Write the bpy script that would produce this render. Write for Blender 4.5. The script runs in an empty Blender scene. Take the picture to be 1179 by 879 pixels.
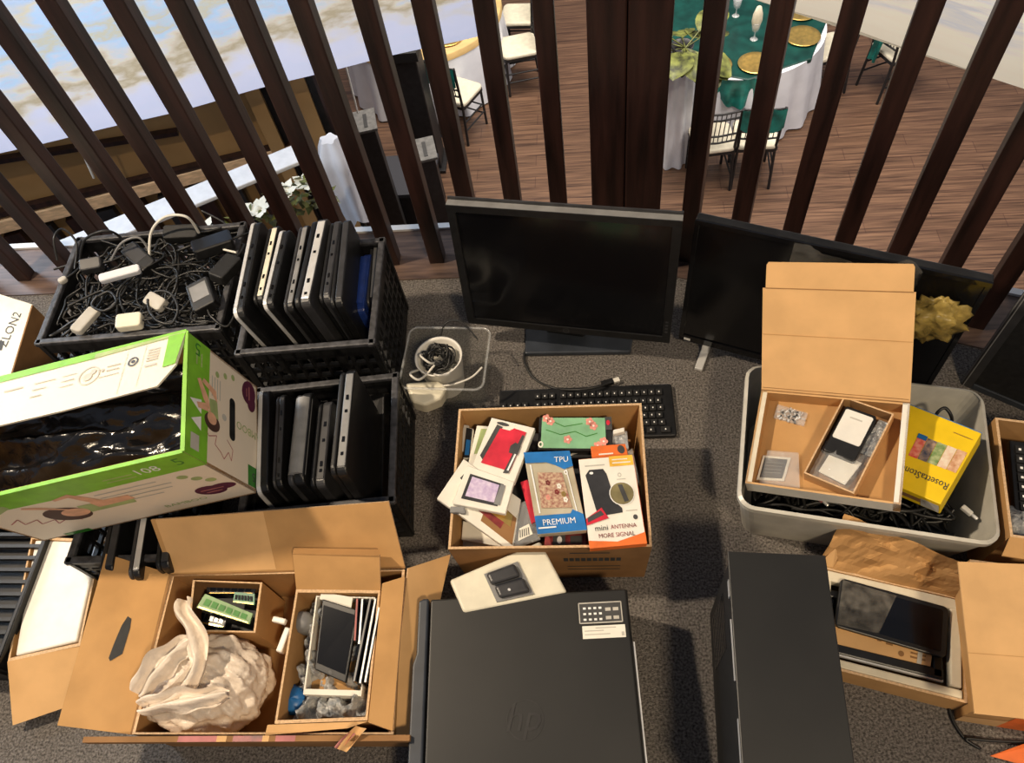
import bpy, bmesh, math, random
from mathutils import Matrix, Vector, Euler, noise
C = bpy.context.scene.collection
PI = math.pi
def V(*a): return Vector(a[0]) if len(a) == 1 else Vector(a)

# ---------------------------------------------------------------- materials
def mat(name, col, rough=.5, metal=0., var=.12, scale=25., bump=0., alpha=1., trans=0., emit=0., spec=.5, stretch=(1,1,1), coat=0., bscale=None, col2=None):
    m = bpy.data.materials.new(name); m.use_nodes = True
    nt = m.node_tree; N = nt.nodes; L = nt.links
    b = N['Principled BSDF']
    b.inputs['Roughness'].default_value = rough; b.inputs['Metallic'].default_value = metal
    b.inputs['Specular IOR Level'].default_value = spec; b.inputs['Coat Weight'].default_value = coat
    b.inputs['Alpha'].default_value = alpha; b.inputs['Transmission Weight'].default_value = trans
    tc = N.new('ShaderNodeTexCoord'); mp = N.new('ShaderNodeMapping'); mp.inputs['Scale'].default_value = stretch
    L.new(tc.outputs['Object'], mp.inputs['Vector'])
    nz = N.new('ShaderNodeTexNoise'); nz.inputs['Scale'].default_value = scale; nz.inputs['Detail'].default_value = 6
    L.new(mp.outputs['Vector'], nz.inputs['Vector'])
    rp = N.new('ShaderNodeValToRGB')
    lo = [max(0, c*(1-var*2)) for c in col]; hi = [min(1, c*(1+var*2)) for c in col]
    if col2: lo = list(col); hi = list(col2)
    rp.color_ramp.elements[0].position = .32; rp.color_ramp.elements[1].position = .68
    rp.color_ramp.elements[0].color = (*lo, 1); rp.color_ramp.elements[1].color = (*hi, 1)
    L.new(nz.outputs['Fac'], rp.inputs['Fac']); L.new(rp.outputs['Color'], b.inputs['Base Color'])
    if emit:
        L.new(rp.outputs['Color'], b.inputs['Emission Color']); b.inputs['Emission Strength'].default_value = emit
    if bump:
        n2 = N.new('ShaderNodeTexNoise'); n2.inputs['Scale'].default_value = bscale or scale*3; n2.inputs['Detail'].default_value = 5
        L.new(mp.outputs['Vector'], n2.inputs['Vector'])
        bp = N.new('ShaderNodeBump'); bp.inputs['Strength'].default_value = bump; bp.inputs['Distance'].default_value = .01
        L.new(n2.outputs['Fac'], bp.inputs['Height']); L.new(bp.outputs['Normal'], b.inputs['Normal'])
    return m

# ---------------------------------------------------------------- mesh builder (everything is given in world metres)
class MB:
    def __init__(s, *mats):
        s.v = []; s.f = []; s.mi = []; s.sm = []; s.mats = list(mats); s.M = Matrix()
    def slot(s, m):
        if m not in s.mats: s.mats.append(m)
        return s.mats.index(m)
    def add(s, vs, fs, m=None, smooth=False):
        k = s.slot(m) if m else 0; o = len(s.v)
        s.v += [s.M @ Vector(v) for v in vs]
        for f in fs: s.f.append([i+o for i in f]); s.mi.append(k); s.sm.append(smooth)
        return s
    def box(s, c, d, m=None, R=None):
        x, y, z = d[0]/2, d[1]/2, d[2]/2
        vs = [Vector((i, j, k)) for i in (-x, x) for j in (-y, y) for k in (-z, z)]
        if R: vs = [R @ v for v in vs]
        vs = [v+Vector(c) for v in vs]
        return s.add(vs, [(0,1,3,2),(4,6,7,5),(0,4,5,1),(2,3,7,6),(0,2,6,4),(1,5,7,3)], m)
    def bar(s, a, b, w, h, m=None, up=(0,0,1)):
        a, b = Vector(a), Vector(b); d = (b-a).normalized(); u = Vector(up); x = d.cross(u)
        if x.length < 1e-4: x = d.cross(Vector((0,1,0)))
        x.normalize(); u = x.cross(d)
        vs = [p+x*i*w/2+u*k*h/2 for p in (a, b) for i, k in ((-1,-1),(1,-1),(1,1),(-1,1))]
        return s.add(vs, [(0,1,2,3),(7,6,5,4),(0,4,5,1),(1,5,6,2),(2,6,7,3),(3,7,4,0)], m)
    def slab(s, q, t, m=None, side=None):     # four corners of the outer face (counter-clockwise seen from outside), thickness t behind it
        q = [Vector(p) for p in q]; n = (q[2]-q[0]).cross(q[3]-q[1]).normalized()
        if n.length == 0: n = Vector((0,0,1))
        vs = q+[p-n*t for p in q]
        s.add(vs, [(0,1,2,3)], m); s.add(vs, [(7,6,5,4),(0,4,5,1),(1,5,6,2),(2,6,7,3),(3,7,4,0)], side or m)
        return s
    def prism(s, poly, z0, z1, m=None, top=None, smooth=False):
        n = len(poly); vs = [(p[0], p[1], z0) for p in poly]+[(p[0], p[1], z1) for p in poly]
        s.add(vs, [tuple(range(n))[::-1]]+[(i, (i+1) % n, n+(i+1) % n, n+i) for i in range(n)], m, smooth)
        s.add([vs[n+i] for i in range(n)], [tuple(range(n))], top or m)
        return s
    def tube(s, pts, r, n=6, m=None, closed=False):
        pts = [Vector(p) for p in pts]; k = len(pts); vs = []; fs = []
        up = Vector((.13,.21,.97))
        for i, p in enumerate(pts):
            a = pts[(i-1) % k] if closed or i else p; b = pts[(i+1) % k] if closed or i < k-1 else p
            d = (b-a)
            d = d.normalized() if d.length > 1e-9 else Vector((1,0,0))
            x = d.cross(up)
            if x.length < .05: x = d.cross(Vector((1,0,0)))
            x.normalize(); y = d.cross(x)
            rr = r[i] if isinstance(r, (list, tuple)) else r
            vs += [p+(x*math.cos(2*PI*j/n)+y*math.sin(2*PI*j/n))*rr for j in range(n)]
        for i in range(k if closed else k-1):
            i2 = (i+1) % k
            fs += [(i*n+j, i*n+(j+1) % n, i2*n+(j+1) % n, i2*n+j) for j in range(n)]
        s.add(vs, fs, m, True)
        if not closed: s.add(vs, [tuple(range(n))[::-1], tuple((k-1)*n+j for j in range(n))], m)
        return s
    def lathe(s, prof, n=28, m=None, c=(0,0,0), smooth=True, sx=1, sy=1):
        vs = []; fs = []
        for r, z in prof: vs += [(c[0]+r*sx*math.cos(2*PI*j/n), c[1]+r*sy*math.sin(2*PI*j/n), c[2]+z) for j in range(n)]
        for i in range(len(prof)-1): fs += [(i*n+j, i*n+(j+1) % n, (i+1)*n+(j+1) % n, (i+1)*n+j) for j in range(n)]
        s.add(vs, fs, m, smooth)
        for i, rev in ((0, True), (len(prof)-1, False)):
            if prof[i][0] > 1e-5: 
                f = [i*n+j for j in range(n)]; s.add(vs, [f[::-1] if rev else f], m)
        return s
    def grid(s, fn, nu, nv, m=None, smooth=True, cu=False):
        vs = [fn(i/nu, j/nv) for j in range(nv+1) for i in range(nu+1)]; w = nu+1
        return s.add(vs, [(j*w+i, j*w+i+1, (j+1)*w+i+1, (j+1)*w+i) for j in range(nv) for i in range(nu)], m, smooth)
    # --- flat marks printed on a face
    def decal(s, F, poly, m, h=.0006):
        return s.add([F(u, v, h) for u, v in poly], [tuple(range(len(poly)))], m)
    def drect(s, F, u0, v0, u1, v1, m, h=.0006): return s.decal(F, [(u0,v0),(u1,v0),(u1,v1),(u0,v1)], m, h)
    def dell(s, F, u, v, ru, rv, m, h=.0006, n=20, a=0):
        return s.decal(F, [(u+ru*math.cos(t)*math.cos(a)-rv*math.sin(t)*math.sin(a), v+ru*math.cos(t)*math.sin(a)+rv*math.sin(t)*math.cos(a)) for t in [2*PI*i/n for i in range(n)]], m, h)
    def dring(s, F, u, v, ru, rv, k, m, h=.0006, n=28):
        vs = []
        for i in range(n):
            t = 2*PI*i/n; vs += [F(u+ru*math.cos(t), v+rv*math.sin(t), h), F(u+ru*k*math.cos(t), v+rv*k*math.sin(t), h)]
        return s.add(vs, [(2*i, (2*i+2) % (2*n), (2*i+3) % (2*n), 2*i+1) for i in range(n)], m)
    def dline(s, F, pts, w, m, h=.0006, asp=1.):      # poly-line on a face, w and asp in uv units
        for (a, b) in zip(pts, pts[1:]):
            d = Vector((b[0]-a[0], (b[1]-a[1])*asp)); 
            if d.length == 0: continue
            d.normalize(); n = Vector((-d.y, d.x/asp if asp else d.x))*w/2
            s.decal(F, [(a[0]+n.x, a[1]+n.y), (a[0]-n.x, a[1]-n.y), (b[0]-n.x, b[1]-n.y), (b[0]+n.x, b[1]+n.y)], m, h)
    def dtext(s, F, txt, u, v, hu, hv, m, h=.0008, ang=0., shear=0.):   # centred text; hu, hv = one em measured in u and v
        vs, fs = glyphs(txt); ca, sa = math.cos(ang), math.sin(ang); out = []
        for x, y in vs:
            x += shear*y; out.append(F(u+(x*ca-y*sa)*hu, v+(x*sa+y*ca)*hv, h))
        return s.add(out, fs, m)

_gl = {}
def glyphs(txt):
    if txt not in _gl:
        cu = bpy.data.curves.new('txt', 'FONT'); cu.body = txt; cu.align_x = 'CENTER'; cu.align_y = 'CENTER'; cu.resolution_u = 2
        o = bpy.data.objects.new('txt', cu); C.objects.link(o)
        dg = bpy.context.evaluated_depsgraph_get(); me = bpy.data.meshes.new_from_object(o.evaluated_get(dg))
        _gl[txt] = ([(v.co.x, v.co.y) for v in me.vertices], [tuple(p.vertices) for p in me.polygons])
        bpy.data.objects.remove(o); bpy.data.curves.remove(cu); bpy.data.meshes.remove(me)
    return _gl[txt]

def planar(q):                                 # four corners brought onto one plane
    q = [Vector(p) for p in q]; c = sum(q, Vector())/4; n = (q[2]-q[0]).cross(q[3]-q[1]).normalized()
    return [p-n*(p-c).dot(n) for p in q]
def face(q):                                   # q = lower-left, lower-right, upper-right, upper-left; returns F(u, v, lift)
    q = [Vector(p) for p in q]; n = (q[2]-q[0]).cross(q[3]-q[1]).normalized()
    def F(u, v, h=0.): return q[0]*(1-u)*(1-v)+q[1]*u*(1-v)+q[2]*u*v+q[3]*(1-u)*v+n*h
    F.n = n; F.q = q
    return F

WM = {}
def mw(o): return WM.get(o.name, Matrix())
def tag(o, label=None, cat=None, group=None, kind=None):
    if label: o['label'] = label
    if cat: o['category'] = cat
    if group: o['group'] = group
    if kind: o['kind'] = kind
    return o
def thing(name, label, cat, loc=(0,0,0), eul=(0,0,0), group=None, kind=None):
    o = bpy.data.objects.new(name, None); C.objects.link(o); o.empty_display_size = .05
    o.location = loc; o.rotation_euler = eul
    WM[o.name] = Matrix.Translation(Vector(loc)) @ Euler(eul).to_matrix().to_4x4()
    return tag(o, label, cat, group, kind)
def link(name, mb, W, parent=None, bevel=0, seg=2, sub=0, label=None):
    inv = W.inverted(); me = bpy.data.meshes.new(name)
    me.from_pydata([inv @ v for v in mb.v], [], mb.f)
    for m in mb.mats: me.materials.append(m)
    me.polygons.foreach_set('material_index', mb.mi); me.polygons.foreach_set('use_smooth', mb.sm)
    if bevel:
        bm = bmesh.new(); bm.from_mesh(me); bmesh.ops.remove_doubles(bm, verts=bm.verts, dist=1e-5); bm.to_mesh(me); bm.free()
    me.update()
    o = bpy.data.objects.new(name, me); C.objects.link(o)
    if bevel:
        b = o.modifiers.new('bevel', 'BEVEL'); b.width = bevel; b.segments = seg; b.limit_method = 'ANGLE'; b.angle_limit = .7
    if sub:
        b = o.modifiers.new('sub', 'SUBSURF'); b.levels = b.render_levels = sub
    if label: o['label'] = label
    return o
def part(name, mb, parent, bevel=0, seg=2, sub=0, label=None):
    W = mw(parent); o = link(name, mb, W, bevel=bevel, seg=seg, sub=sub, label=label); o.parent = parent; WM[o.name] = W
    return o
def solo(name, mb, label, cat, group=None, kind=None, bevel=0, seg=2, sub=0):   # a thing that is one mesh, origin at its base
    xs = [v.x for v in mb.v]; ys = [v.y for v in mb.v]; zs = [v.z for v in mb.v]
    p = Vector(((min(xs)+max(xs))/2, (min(ys)+max(ys))/2, min(zs))); W = Matrix.Translation(p)
    o = link(name, mb, W, bevel=bevel, seg=seg, sub=sub); o.location = p; WM[o.name] = W
    return tag(o, label, cat, group, kind)
def struct(name, mb, bevel=0):
    o = link(name, mb, Matrix(), bevel=bevel); o['kind'] = 'structure'; return o
def dup(root, loc, rotz, label=None, group=None):
    r = root.copy(); C.objects.link(r); r.location = loc; r.rotation_euler = (0, 0, rotz)
    if label: r['label'] = label
    if group: r['group'] = group
    for ch in list(root.children):
        c = ch.copy(); C.objects.link(c); c.parent = r
        for g in ch.children:
            d = g.copy(); C.objects.link(d); d.parent = c
    return r
def TR(loc, rz=0, rx=0, ry=0): return Matrix.Translation(Vector(loc)) @ Euler((rx, ry, rz)).to_matrix().to_4x4()
def rad(*a): return tuple(math.radians(x) for x in a)
def fn(p, s=1., o=0): return noise.fractal(Vector(p)*s+Vector((o, o*1.7, -o)), 1.0, 2.0, 4)
def rrect(w, d, r, n=5):
    out = []
    for cx_, cy_, a0 in ((w/2-r, d/2-r, 0), (-w/2+r, d/2-r, 90), (-w/2+r, -d/2+r, 180), (w/2-r, -d/2+r, 270)):
        for i in range(n+1):
            a = math.radians(a0+90*i/n); out.append((cx_+r*math.cos(a), cy_+r*math.sin(a)))
    return out
def spline(pts, n=8, closed=False):            # Catmull-Rom through the points
    P_ = [Vector(p) for p in pts]; out = []; k = len(P_)
    for i in range(k if closed else k-1):
        g = (lambda j: P_[j % k]) if closed else (lambda j: P_[min(max(j, 0), k-1)])
        a, b, c, d = g(i-1), g(i), g(i+1), g(i+2)
        for t in [x/n for x in range(n)]:
            out.append(.5*((2*b)+(c-a)*t+(2*a-5*b+4*c-d)*t*t+(3*b-a-3*c+d)*t**3))
    if not closed: out.append(P_[-1])
    return out

# ---------------------------------------------------------------- materials
K = {}
K['carpet'] = mat('carpet_pile', (.075,.068,.062), .95, scale=210, bump=.9, bscale=420, col2=(.34,.31,.285), spec=.1)
K['carpet_dark'] = mat('dark_carpet', (.03,.03,.035), .95, scale=200, col2=(.07,.07,.08), spec=.1)
K['wood_dark'] = mat('stained_wood', (.022,.0085,.0065), .42, var=.3, scale=6, stretch=(6,6,.6), bump=.08)
K['wood_edge'] = mat('edge_board', (.05,.03,.024), .45, scale=9, stretch=(1,10,10), col2=(.15,.095,.07))
K['white_paint'] = mat('white_paint', (.75,.75,.76), .5, var=.03)
K['brown_wall'] = mat('brown_wall', (.34,.20,.075), .8, var=.1, scale=2)
K['tan_wood'] = mat('pine_board', (.72,.47,.26), .6, var=.12, scale=8, stretch=(.5,6,6))
K['black_paint'] = mat('black_paint', (.012,.011,.012), .5, var=.2)
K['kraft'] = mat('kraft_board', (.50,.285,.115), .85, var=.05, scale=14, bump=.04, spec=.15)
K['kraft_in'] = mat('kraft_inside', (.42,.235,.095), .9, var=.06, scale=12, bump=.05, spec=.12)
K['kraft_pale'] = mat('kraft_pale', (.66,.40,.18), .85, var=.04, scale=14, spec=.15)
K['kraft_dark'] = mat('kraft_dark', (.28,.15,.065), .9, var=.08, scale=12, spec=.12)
K['crease'] = mat('crease', (.30,.16,.06), .9)
K['kedge'] = mat('board_edge', (.62,.42,.24), .9, var=.1, scale=200, stretch=(1,1,1))
K['black_plastic'] = mat('black_plastic', (.007,.007,.0075), .42, var=.2, scale=60)
K['black_gloss'] = mat('black_gloss', (.006,.006,.007), .12, var=.1)
K['screen'] = mat('screen_glass', (.004,.004,.005), .16, var=.1, scale=3)
K['black_matte'] = mat('black_matte', (.010,.010,.0105), .65, var=.2, scale=80)
K['case_black'] = mat('case_steel', (.014,.0135,.012), .45, var=.12, scale=5, bump=.02, bscale=900)
K['bezel_blue'] = mat('bezel_plastic', (.028,.034,.045), .4, var=.1)
K['crate'] = mat('crate_plastic', (.007,.007,.0075), .5, var=.25, scale=40)
K['crate_edge'] = mat('crate_scuff', (.045,.045,.05), .5, var=.3, scale=60)
K['silver'] = mat('silver', (.74,.74,.73), .3, metal=.35, var=.05)
K['grey'] = mat('grey_plastic', (.22,.22,.22), .45, var=.08)
K['dgrey'] = mat('dark_grey', (.035,.035,.038), .4, var=.12)
K['white'] = mat('white_plastic', (.80,.78,.72), .4, var=.03)
K['cream'] = mat('cream_plastic', (.74,.70,.56), .45, var=.04)
K['paper'] = mat('white_card', (.82,.79,.70), .6, var=.03)
K['red'] = mat('red', (.62,.025,.05), .4, var=.1)
K['dred'] = mat('dark_red', (.22,.03,.03), .4, var=.3, scale=40)
K['orange'] = mat('orange', (.80,.17,.03), .5, var=.08)
K['green'] = mat('leaf_green', (.20,.50,.025), .55, var=.08)
K['dgreen'] = mat('deep_green', (.035,.20,.02), .55, var=.1)
K['lgreen'] = mat('olive_green', (.36,.45,.18), .6, var=.08)
K['blue'] = mat('blue', (.02,.17,.48), .4, var=.08)
K['yellow'] = mat('yellow', (.90,.62,.01), .45, var=.03)
K['purple'] = mat('plum', (.10,.015,.045), .6, var=.1)
K['skin'] = mat('print_skin', (.72,.40,.25), .7, var=.08, scale=40)
K['hair'] = mat('print_hair', (.07,.03,.02), .7, var=.1)
K['ink'] = mat('ink', (.05,.05,.05), .7)
K['ginki'] = mat('grey_ink', (.50,.48,.43), .7, var=.05)
K['winki'] = mat('white_ink', (.85,.85,.83), .6, var=.03)
K['pinki'] = mat('pink_ink', (.45,.16,.15), .7, var=.1)
K['boxwhite'] = mat('printed_carton', (.84,.73,.58), .6, var=.025, scale=5)
K['boxflap'] = mat('printed_flap', (.76,.70,.58), .6, var=.02, scale=6)
K['trash'] = mat('bin_liner', (.006,.006,.007), .18, var=.3, scale=30, spec=.7, bump=.35, bscale=38)
K['wbag'] = mat('white_bag', (.76,.66,.55), .35, var=.05, scale=12, bump=.5, bscale=45)
K['clear'] = mat('clear_plastic', (.75,.77,.78), .12, alpha=.22, var=.05, spec=.9, bump=.4, bscale=90)
K['milky'] = mat('milky_plastic', (.60,.58,.51), .32, alpha=.90, var=.05, spec=.5)
K['clear_bin'] = mat('clear_bin', (.35,.35,.31), .1, alpha=.12, var=.05, spec=.9)
K['film'] = mat('film', (.55,.53,.48), .15, alpha=.13, var=.2, scale=9, spec=.9, bump=.6, bscale=25)
K['ybag'] = mat('yellow_bag', (.45,.33,.09), .3, alpha=.62, var=.3, scale=25, bump=.6, bscale=40)
K['bubble'] = mat('bubble_wrap', (.32,.36,.40), .15, alpha=.75, col2=(.72,.72,.70), scale=70, spec=1., bump=1., bscale=90)
K['wire_black'] = mat('black_cord', (.012,.012,.012), .45, var=.2)
K['wire_white'] = mat('white_cord', (.70,.68,.62), .45, var=.05)
K['blue_lap'] = mat('blue_lid', (.015,.04,.20), .25, var=.1)
K['pcb'] = mat('green_board', (.14,.28,.09), .45, var=.12, scale=60)
K['gold'] = mat('gold_charger', (.72,.48,.14), .28, metal=.8, var=.08)
K['linen'] = mat('white_linen', (.74,.75,.80), .8, var=.03, scale=6)
K['gcloth'] = mat('emerald_satin', (.004,.045,.036), .4, var=.2, scale=8)
K['tealcloth'] = mat('teal_satin', (.009,.15,.125), .35, var=.3, scale=9)
K['ycloth'] = mat('gold_cloth', (.62,.42,.17), .7, var=.06, scale=8)
K['cushion'] = mat('cream_cushion', (.68,.62,.48), .7, var=.04)
K['plinth_top'] = mat('plinth_grey', (.10,.095,.09), .5, var=.15)
K['sheen'] = mat('painted_sheen', (.16,.15,.13), .6, alpha=.45, var=.3, scale=60)  # grey see-through colour painting the glossy reflection on the top tablet
K['glass'] = mat('glassware', (.85,.87,.87), .05, alpha=.35, var=.02, spec=1.)
K['leaf'] = mat('leaf', (.105,.115,.025), .45, var=.4, scale=14)
K['petal'] = mat('petal', (.80,.78,.66), .6, var=.05)

def plank_material():
    m = mat('plank_floor', (.1,.05,.04), .38); nt = m.node_tree; N = nt.nodes; L = nt.links; b = N['Principled BSDF']
    tc = N.new('ShaderNodeTexCoord')
    br = N.new('ShaderNodeTexBrick'); br.inputs['Scale'].default_value = 1; br.inputs['Brick Width'].default_value = 1.2; br.inputs['Row Height'].default_value = .16
    br.inputs['Mortar Size'].default_value = .004; br.inputs['Color1'].default_value = (.150,.086,.054,1); br.inputs['Color2'].default_value = (.126,.071,.044,1); br.inputs['Mortar'].default_value = (.085,.043,.030,1)
    L.new(tc.outputs['Object'], br.inputs['Vector'])
    mp = N.new('ShaderNodeMapping'); mp.inputs['Scale'].default_value = (.9,22,1); L.new(tc.outputs['Object'], mp.inputs['Vector'])
    nz = N.new('ShaderNodeTexNoise'); nz.inputs['Scale'].default_value = 2.2; nz.inputs['Detail'].default_value = 8; nz.inputs['Distortion'].default_value = .6
    L.new(mp.outputs['Vector'], nz.inputs['Vector'])
    rp = N.new('ShaderNodeValToRGB'); rp.color_ramp.elements[0].position = .3; rp.color_ramp.elements[1].position = .72
    rp.color_ramp.elements[0].color = (.38,.34,.34,1); rp.color_ramp.elements[1].color = (1.55,1.5,1.42,1); L.new(nz.outputs['Fac'], rp.inputs['Fac'])
    mx = N.new('ShaderNodeMix'); mx.data_type = 'RGBA'; mx.blend_type = 'MULTIPLY'; mx.inputs['Factor'].default_value = 1
    L.new(br.outputs['Color'], mx.inputs['A']); L.new(rp.outputs['Color'], mx.inputs['B']); L.new(mx.outputs['Result'], b.inputs['Base Color'])
    return m
K['planks'] = plank_material()

def mural_material(name, stops, z0, z1, glow, sc=(1.,1.,2.2), warp=.3):    # a printed fabric: bands of colour by height, broken up by noise
    m = mat(name, (.5,.5,.5), .7); nt = m.node_tree; N = nt.nodes; L = nt.links; b = N['Principled BSDF']
    tc = N.new('ShaderNodeTexCoord'); sp = N.new('ShaderNodeSeparateXYZ'); L.new(tc.outputs['Object'], sp.inputs['Vector'])
    mr = N.new('ShaderNodeMapRange'); mr.inputs['From Min'].default_value = z0; mr.inputs['From Max'].default_value = z1; L.new(sp.outputs['Z'], mr.inputs['Value'])
    mp = N.new('ShaderNodeMapping'); mp.inputs['Scale'].default_value = sc; L.new(tc.outputs['Object'], mp.inputs['Vector'])
    nz = N.new('ShaderNodeTexNoise'); nz.inputs['Scale'].default_value = 3.2; nz.inputs['Detail'].default_value = 5; L.new(mp.outputs['Vector'], nz.inputs['Vector'])
    ad = N.new('ShaderNodeMath'); ad.operation = 'MULTIPLY_ADD'; ad.inputs[1].default_value = warp*2; L.new(nz.outputs['Fac'], ad.inputs[0])
    sb = N.new('ShaderNodeMath'); sb.operation = 'SUBTRACT'; sb.inputs[1].default_value = warp; L.new(mr.outputs['Result'], sb.inputs[0]); L.new(sb.outputs[0], ad.inputs[2])
    rp = N.new('ShaderNodeValToRGB'); el = rp.color_ramp.elements
    while len(el) < len(stops): el.new(.5)
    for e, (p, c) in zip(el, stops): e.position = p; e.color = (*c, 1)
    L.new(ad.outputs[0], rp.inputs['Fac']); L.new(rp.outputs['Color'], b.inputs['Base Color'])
    L.new(rp.outputs['Color'], b.inputs['Emission Color']); b.inputs['Emission Strength'].default_value = glow  # cloth emits its own print colours, standing in for light on and through it
    return m

# ---------------------------------------------------------------- the setting
ZL = -3.7                                   # floor of the hall below the gallery
rail = [(-3.4,1.5), (.09,1.5), (.16,1.497), (2.2,.737)]
def off(d): return [(-3.4,1.5+d), (.09+.0*d,1.5+d), (.16+.349*d,1.497+.937*d), (2.2+.349*d,.737+.937*d)]
def deck(d0, d1, z0, z1, m):
    a, b = off(d0), off(d1); mb = MB(m)
    for i in range(3):
        mb.prism([a[i], a[i+1], b[i+1], b[i]], z0, z1)
    return mb
mb = MB(K['carpet']); e = off(-.075)
mb.prism([(-3.4,-2.2), (2.2,-2.2)]+e[::-1], -.25, 0); struct('floor', mb)
struct('trim_1', deck(-.075, .115, -.25, .004, K['wood_edge']))
struct('trim_2', deck(.115, .135, -.3, .012, K['white_paint']))
mb = MB(K['planks']); mb.box((0,8,ZL-.05), (24,22,.1)); struct('floor_lower', mb)

# railing: balusters, the double post at the bend and the handrail above the frame
rl = thing('railing', 'dark stained wood railing of square balusters and a wide post along the carpet edge', 'railing', (0,1.5,0))
for p in [(-1.9457, 1.5000, 0.9202), (-1.7707, 1.5000, 0.9053), (-1.6031, 1.5000, 0.8911), (-1.4256, 1.5000, 0.8760), (-1.2704, 1.5000, 0.8628), (-1.1259, 1.5000, 0.8505), (-0.9817, 1.5000, 0.8382), (-0.8532, 1.5000, 0.8273), (-0.7211, 1.5000, 0.8160), (-0.5972, 1.5000, 0.8055), (-0.4634, 1.5000, 0.7941), (-0.3430, 1.5000, 0.7839), (-0.2181, 1.5000, 0.7733), (-0.0977, 1.5000, 0.7630)]:
    mb = MB(K['wood_dark']); mb.box((p[0],1.5,.525), (.044,.040,1.042)); part('baluster', mb, rl, bevel=.003)
for p in [(0.2471, 1.4646, 0.7548), (0.3656, 1.4204, 0.7711), (0.4845, 1.3761, 0.7874), (0.6009, 1.3328, 0.8034), (0.7161, 1.2899, 0.8192), (0.8265, 1.2488, 0.8344), (0.9364, 1.2078, 0.8495), (1.0497, 1.1656, 0.8650)]:
    mb = MB(K['wood_dark']); mb.M = TR((p[0],p[1],.525), -.356); mb.box((0,0,0), (.044,.040,1.042)); part('baluster', mb, rl, bevel=.003)
mb = MB(K['wood_dark']); mb.box((.030,1.5,.57), (.080,.15,1.132)); mb.box((.116,1.492,.57), (.088,.15,1.132)); part('post', mb, rl, bevel=.004)
mb = MB(K['wood_dark'])
mb.bar((-3.4,1.5,1.07), (.07,1.5,1.07), .09, .05); mb.bar((.1,1.5,1.07), (2.2,.737,1.07), .09, .05); part('handrail', mb, rl, bevel=.005)

# ---------------------------------------------------------------- left side of the hall: brown wall with dark rails
wa, wb = Vector((-3.19,3.69,0)), Vector((-1.4,4.22,0)); wd = (wb-wa).normalized(); wn = Vector((wd.y,-wd.x,0))   # wn points to the gallery
def wp(s, z, o=0.): return wa+wd*s+Vector((0,0,z))+wn*o
mb = MB(K['brown_wall']); mb.slab([wp(-2.6,ZL), wp(1.1,ZL), wp(1.1,.9), wp(-2.6,.9)], .12); struct('wall_left', mb)
def wrail(name, a, b, t, m, o):
    mb = MB(m); mb.bar(Vector(a)+wn*o, Vector(b)+wn*o, .05, t); struct(name, mb)
wrail('trim_3', (-4.3280, 3.3531, -1.0895), (-2.6074, 3.8625, -1.2753), .028, K['wood_dark'], .04)
wrail('trim_4', (-4.6513, 3.2573, -1.5058), (-1.9494, 4.0573, -1.5607), .04, K['wood_dark'], .05)
tb = MB(K['tan_wood']); a, b = Vector((-4.7346, 3.2327, -1.6131)), Vector((-1.9779, 4.0489, -1.5948)); tb.bar(a+wn*.06, b+wn*.06, .06, .085)
for i in range(9):
    q = a.lerp(b, .05+.11*i)+wn*.093; tb.box(q, (.03,.03,.03), K['black_paint'])
struct('trim_5', tb)
for i in range(14):
    q = Vector((-4.7748, 3.2208, -1.6648)).lerp(Vector((-1.9802, 4.0482, -1.6526)), (i+.5)/14)
    mb = MB(K['black_paint'] if i % 2 else K['wood_dark']); mb.bar((q.x,q.y,ZL), (q.x,q.y,q.z-.03), .11, .06, up=wn); o = struct('trim_%d' % (6+i), mb)
    o.location = wn*.05
mb = MB(K['black_paint']); mb.slab([wp(1.1,ZL,.05), wp(1.66,ZL,.05), wp(1.66,.9,.05), wp(1.1,.9,.05)], .12); struct('trim_20', mb)
for i in range(4):
    mb = MB(K['wood_dark'] if i % 2 else K['brown_wall']); mb.bar(wp(1.15+.14*i,ZL,.09), wp(1.15+.14*i,-.6,.09), .09, .05, up=wn); struct('trim_%d' % (21+i), mb)

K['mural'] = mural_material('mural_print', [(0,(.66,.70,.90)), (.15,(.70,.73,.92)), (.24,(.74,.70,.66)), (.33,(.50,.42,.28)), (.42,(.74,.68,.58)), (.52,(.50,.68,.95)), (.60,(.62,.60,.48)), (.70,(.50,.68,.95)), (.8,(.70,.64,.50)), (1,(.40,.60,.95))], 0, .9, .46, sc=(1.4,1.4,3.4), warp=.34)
def cloth(a, b, z0, z1, m, amp, n=60, k=14, thick=.004):
    mb = MB(m); a, b = Vector(a), Vector(b); nn = Vector(((b-a).y, -(b-a).x, 0)).normalized()
    mb.grid(lambda u, v: a.lerp(b, u)+Vector((0,0,z0+(z1-z0)*v))+nn*amp*(math.sin(u*k)+.5*math.sin(u*k*2.3+1)), n, 6)
    return mb
s0 = wp(-1.9,0,.25); s1 = wp(2.55,0,.25)
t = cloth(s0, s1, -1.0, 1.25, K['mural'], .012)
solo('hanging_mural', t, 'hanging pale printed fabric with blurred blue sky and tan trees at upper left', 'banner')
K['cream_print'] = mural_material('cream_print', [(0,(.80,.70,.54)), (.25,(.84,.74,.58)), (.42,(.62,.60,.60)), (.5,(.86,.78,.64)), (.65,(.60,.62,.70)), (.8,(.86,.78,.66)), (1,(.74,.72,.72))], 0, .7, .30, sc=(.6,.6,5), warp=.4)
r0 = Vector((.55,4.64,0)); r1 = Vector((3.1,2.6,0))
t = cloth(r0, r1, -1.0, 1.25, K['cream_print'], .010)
d = (r1-r0).normalized(); nn = Vector((d.y,-d.x,0))
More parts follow.
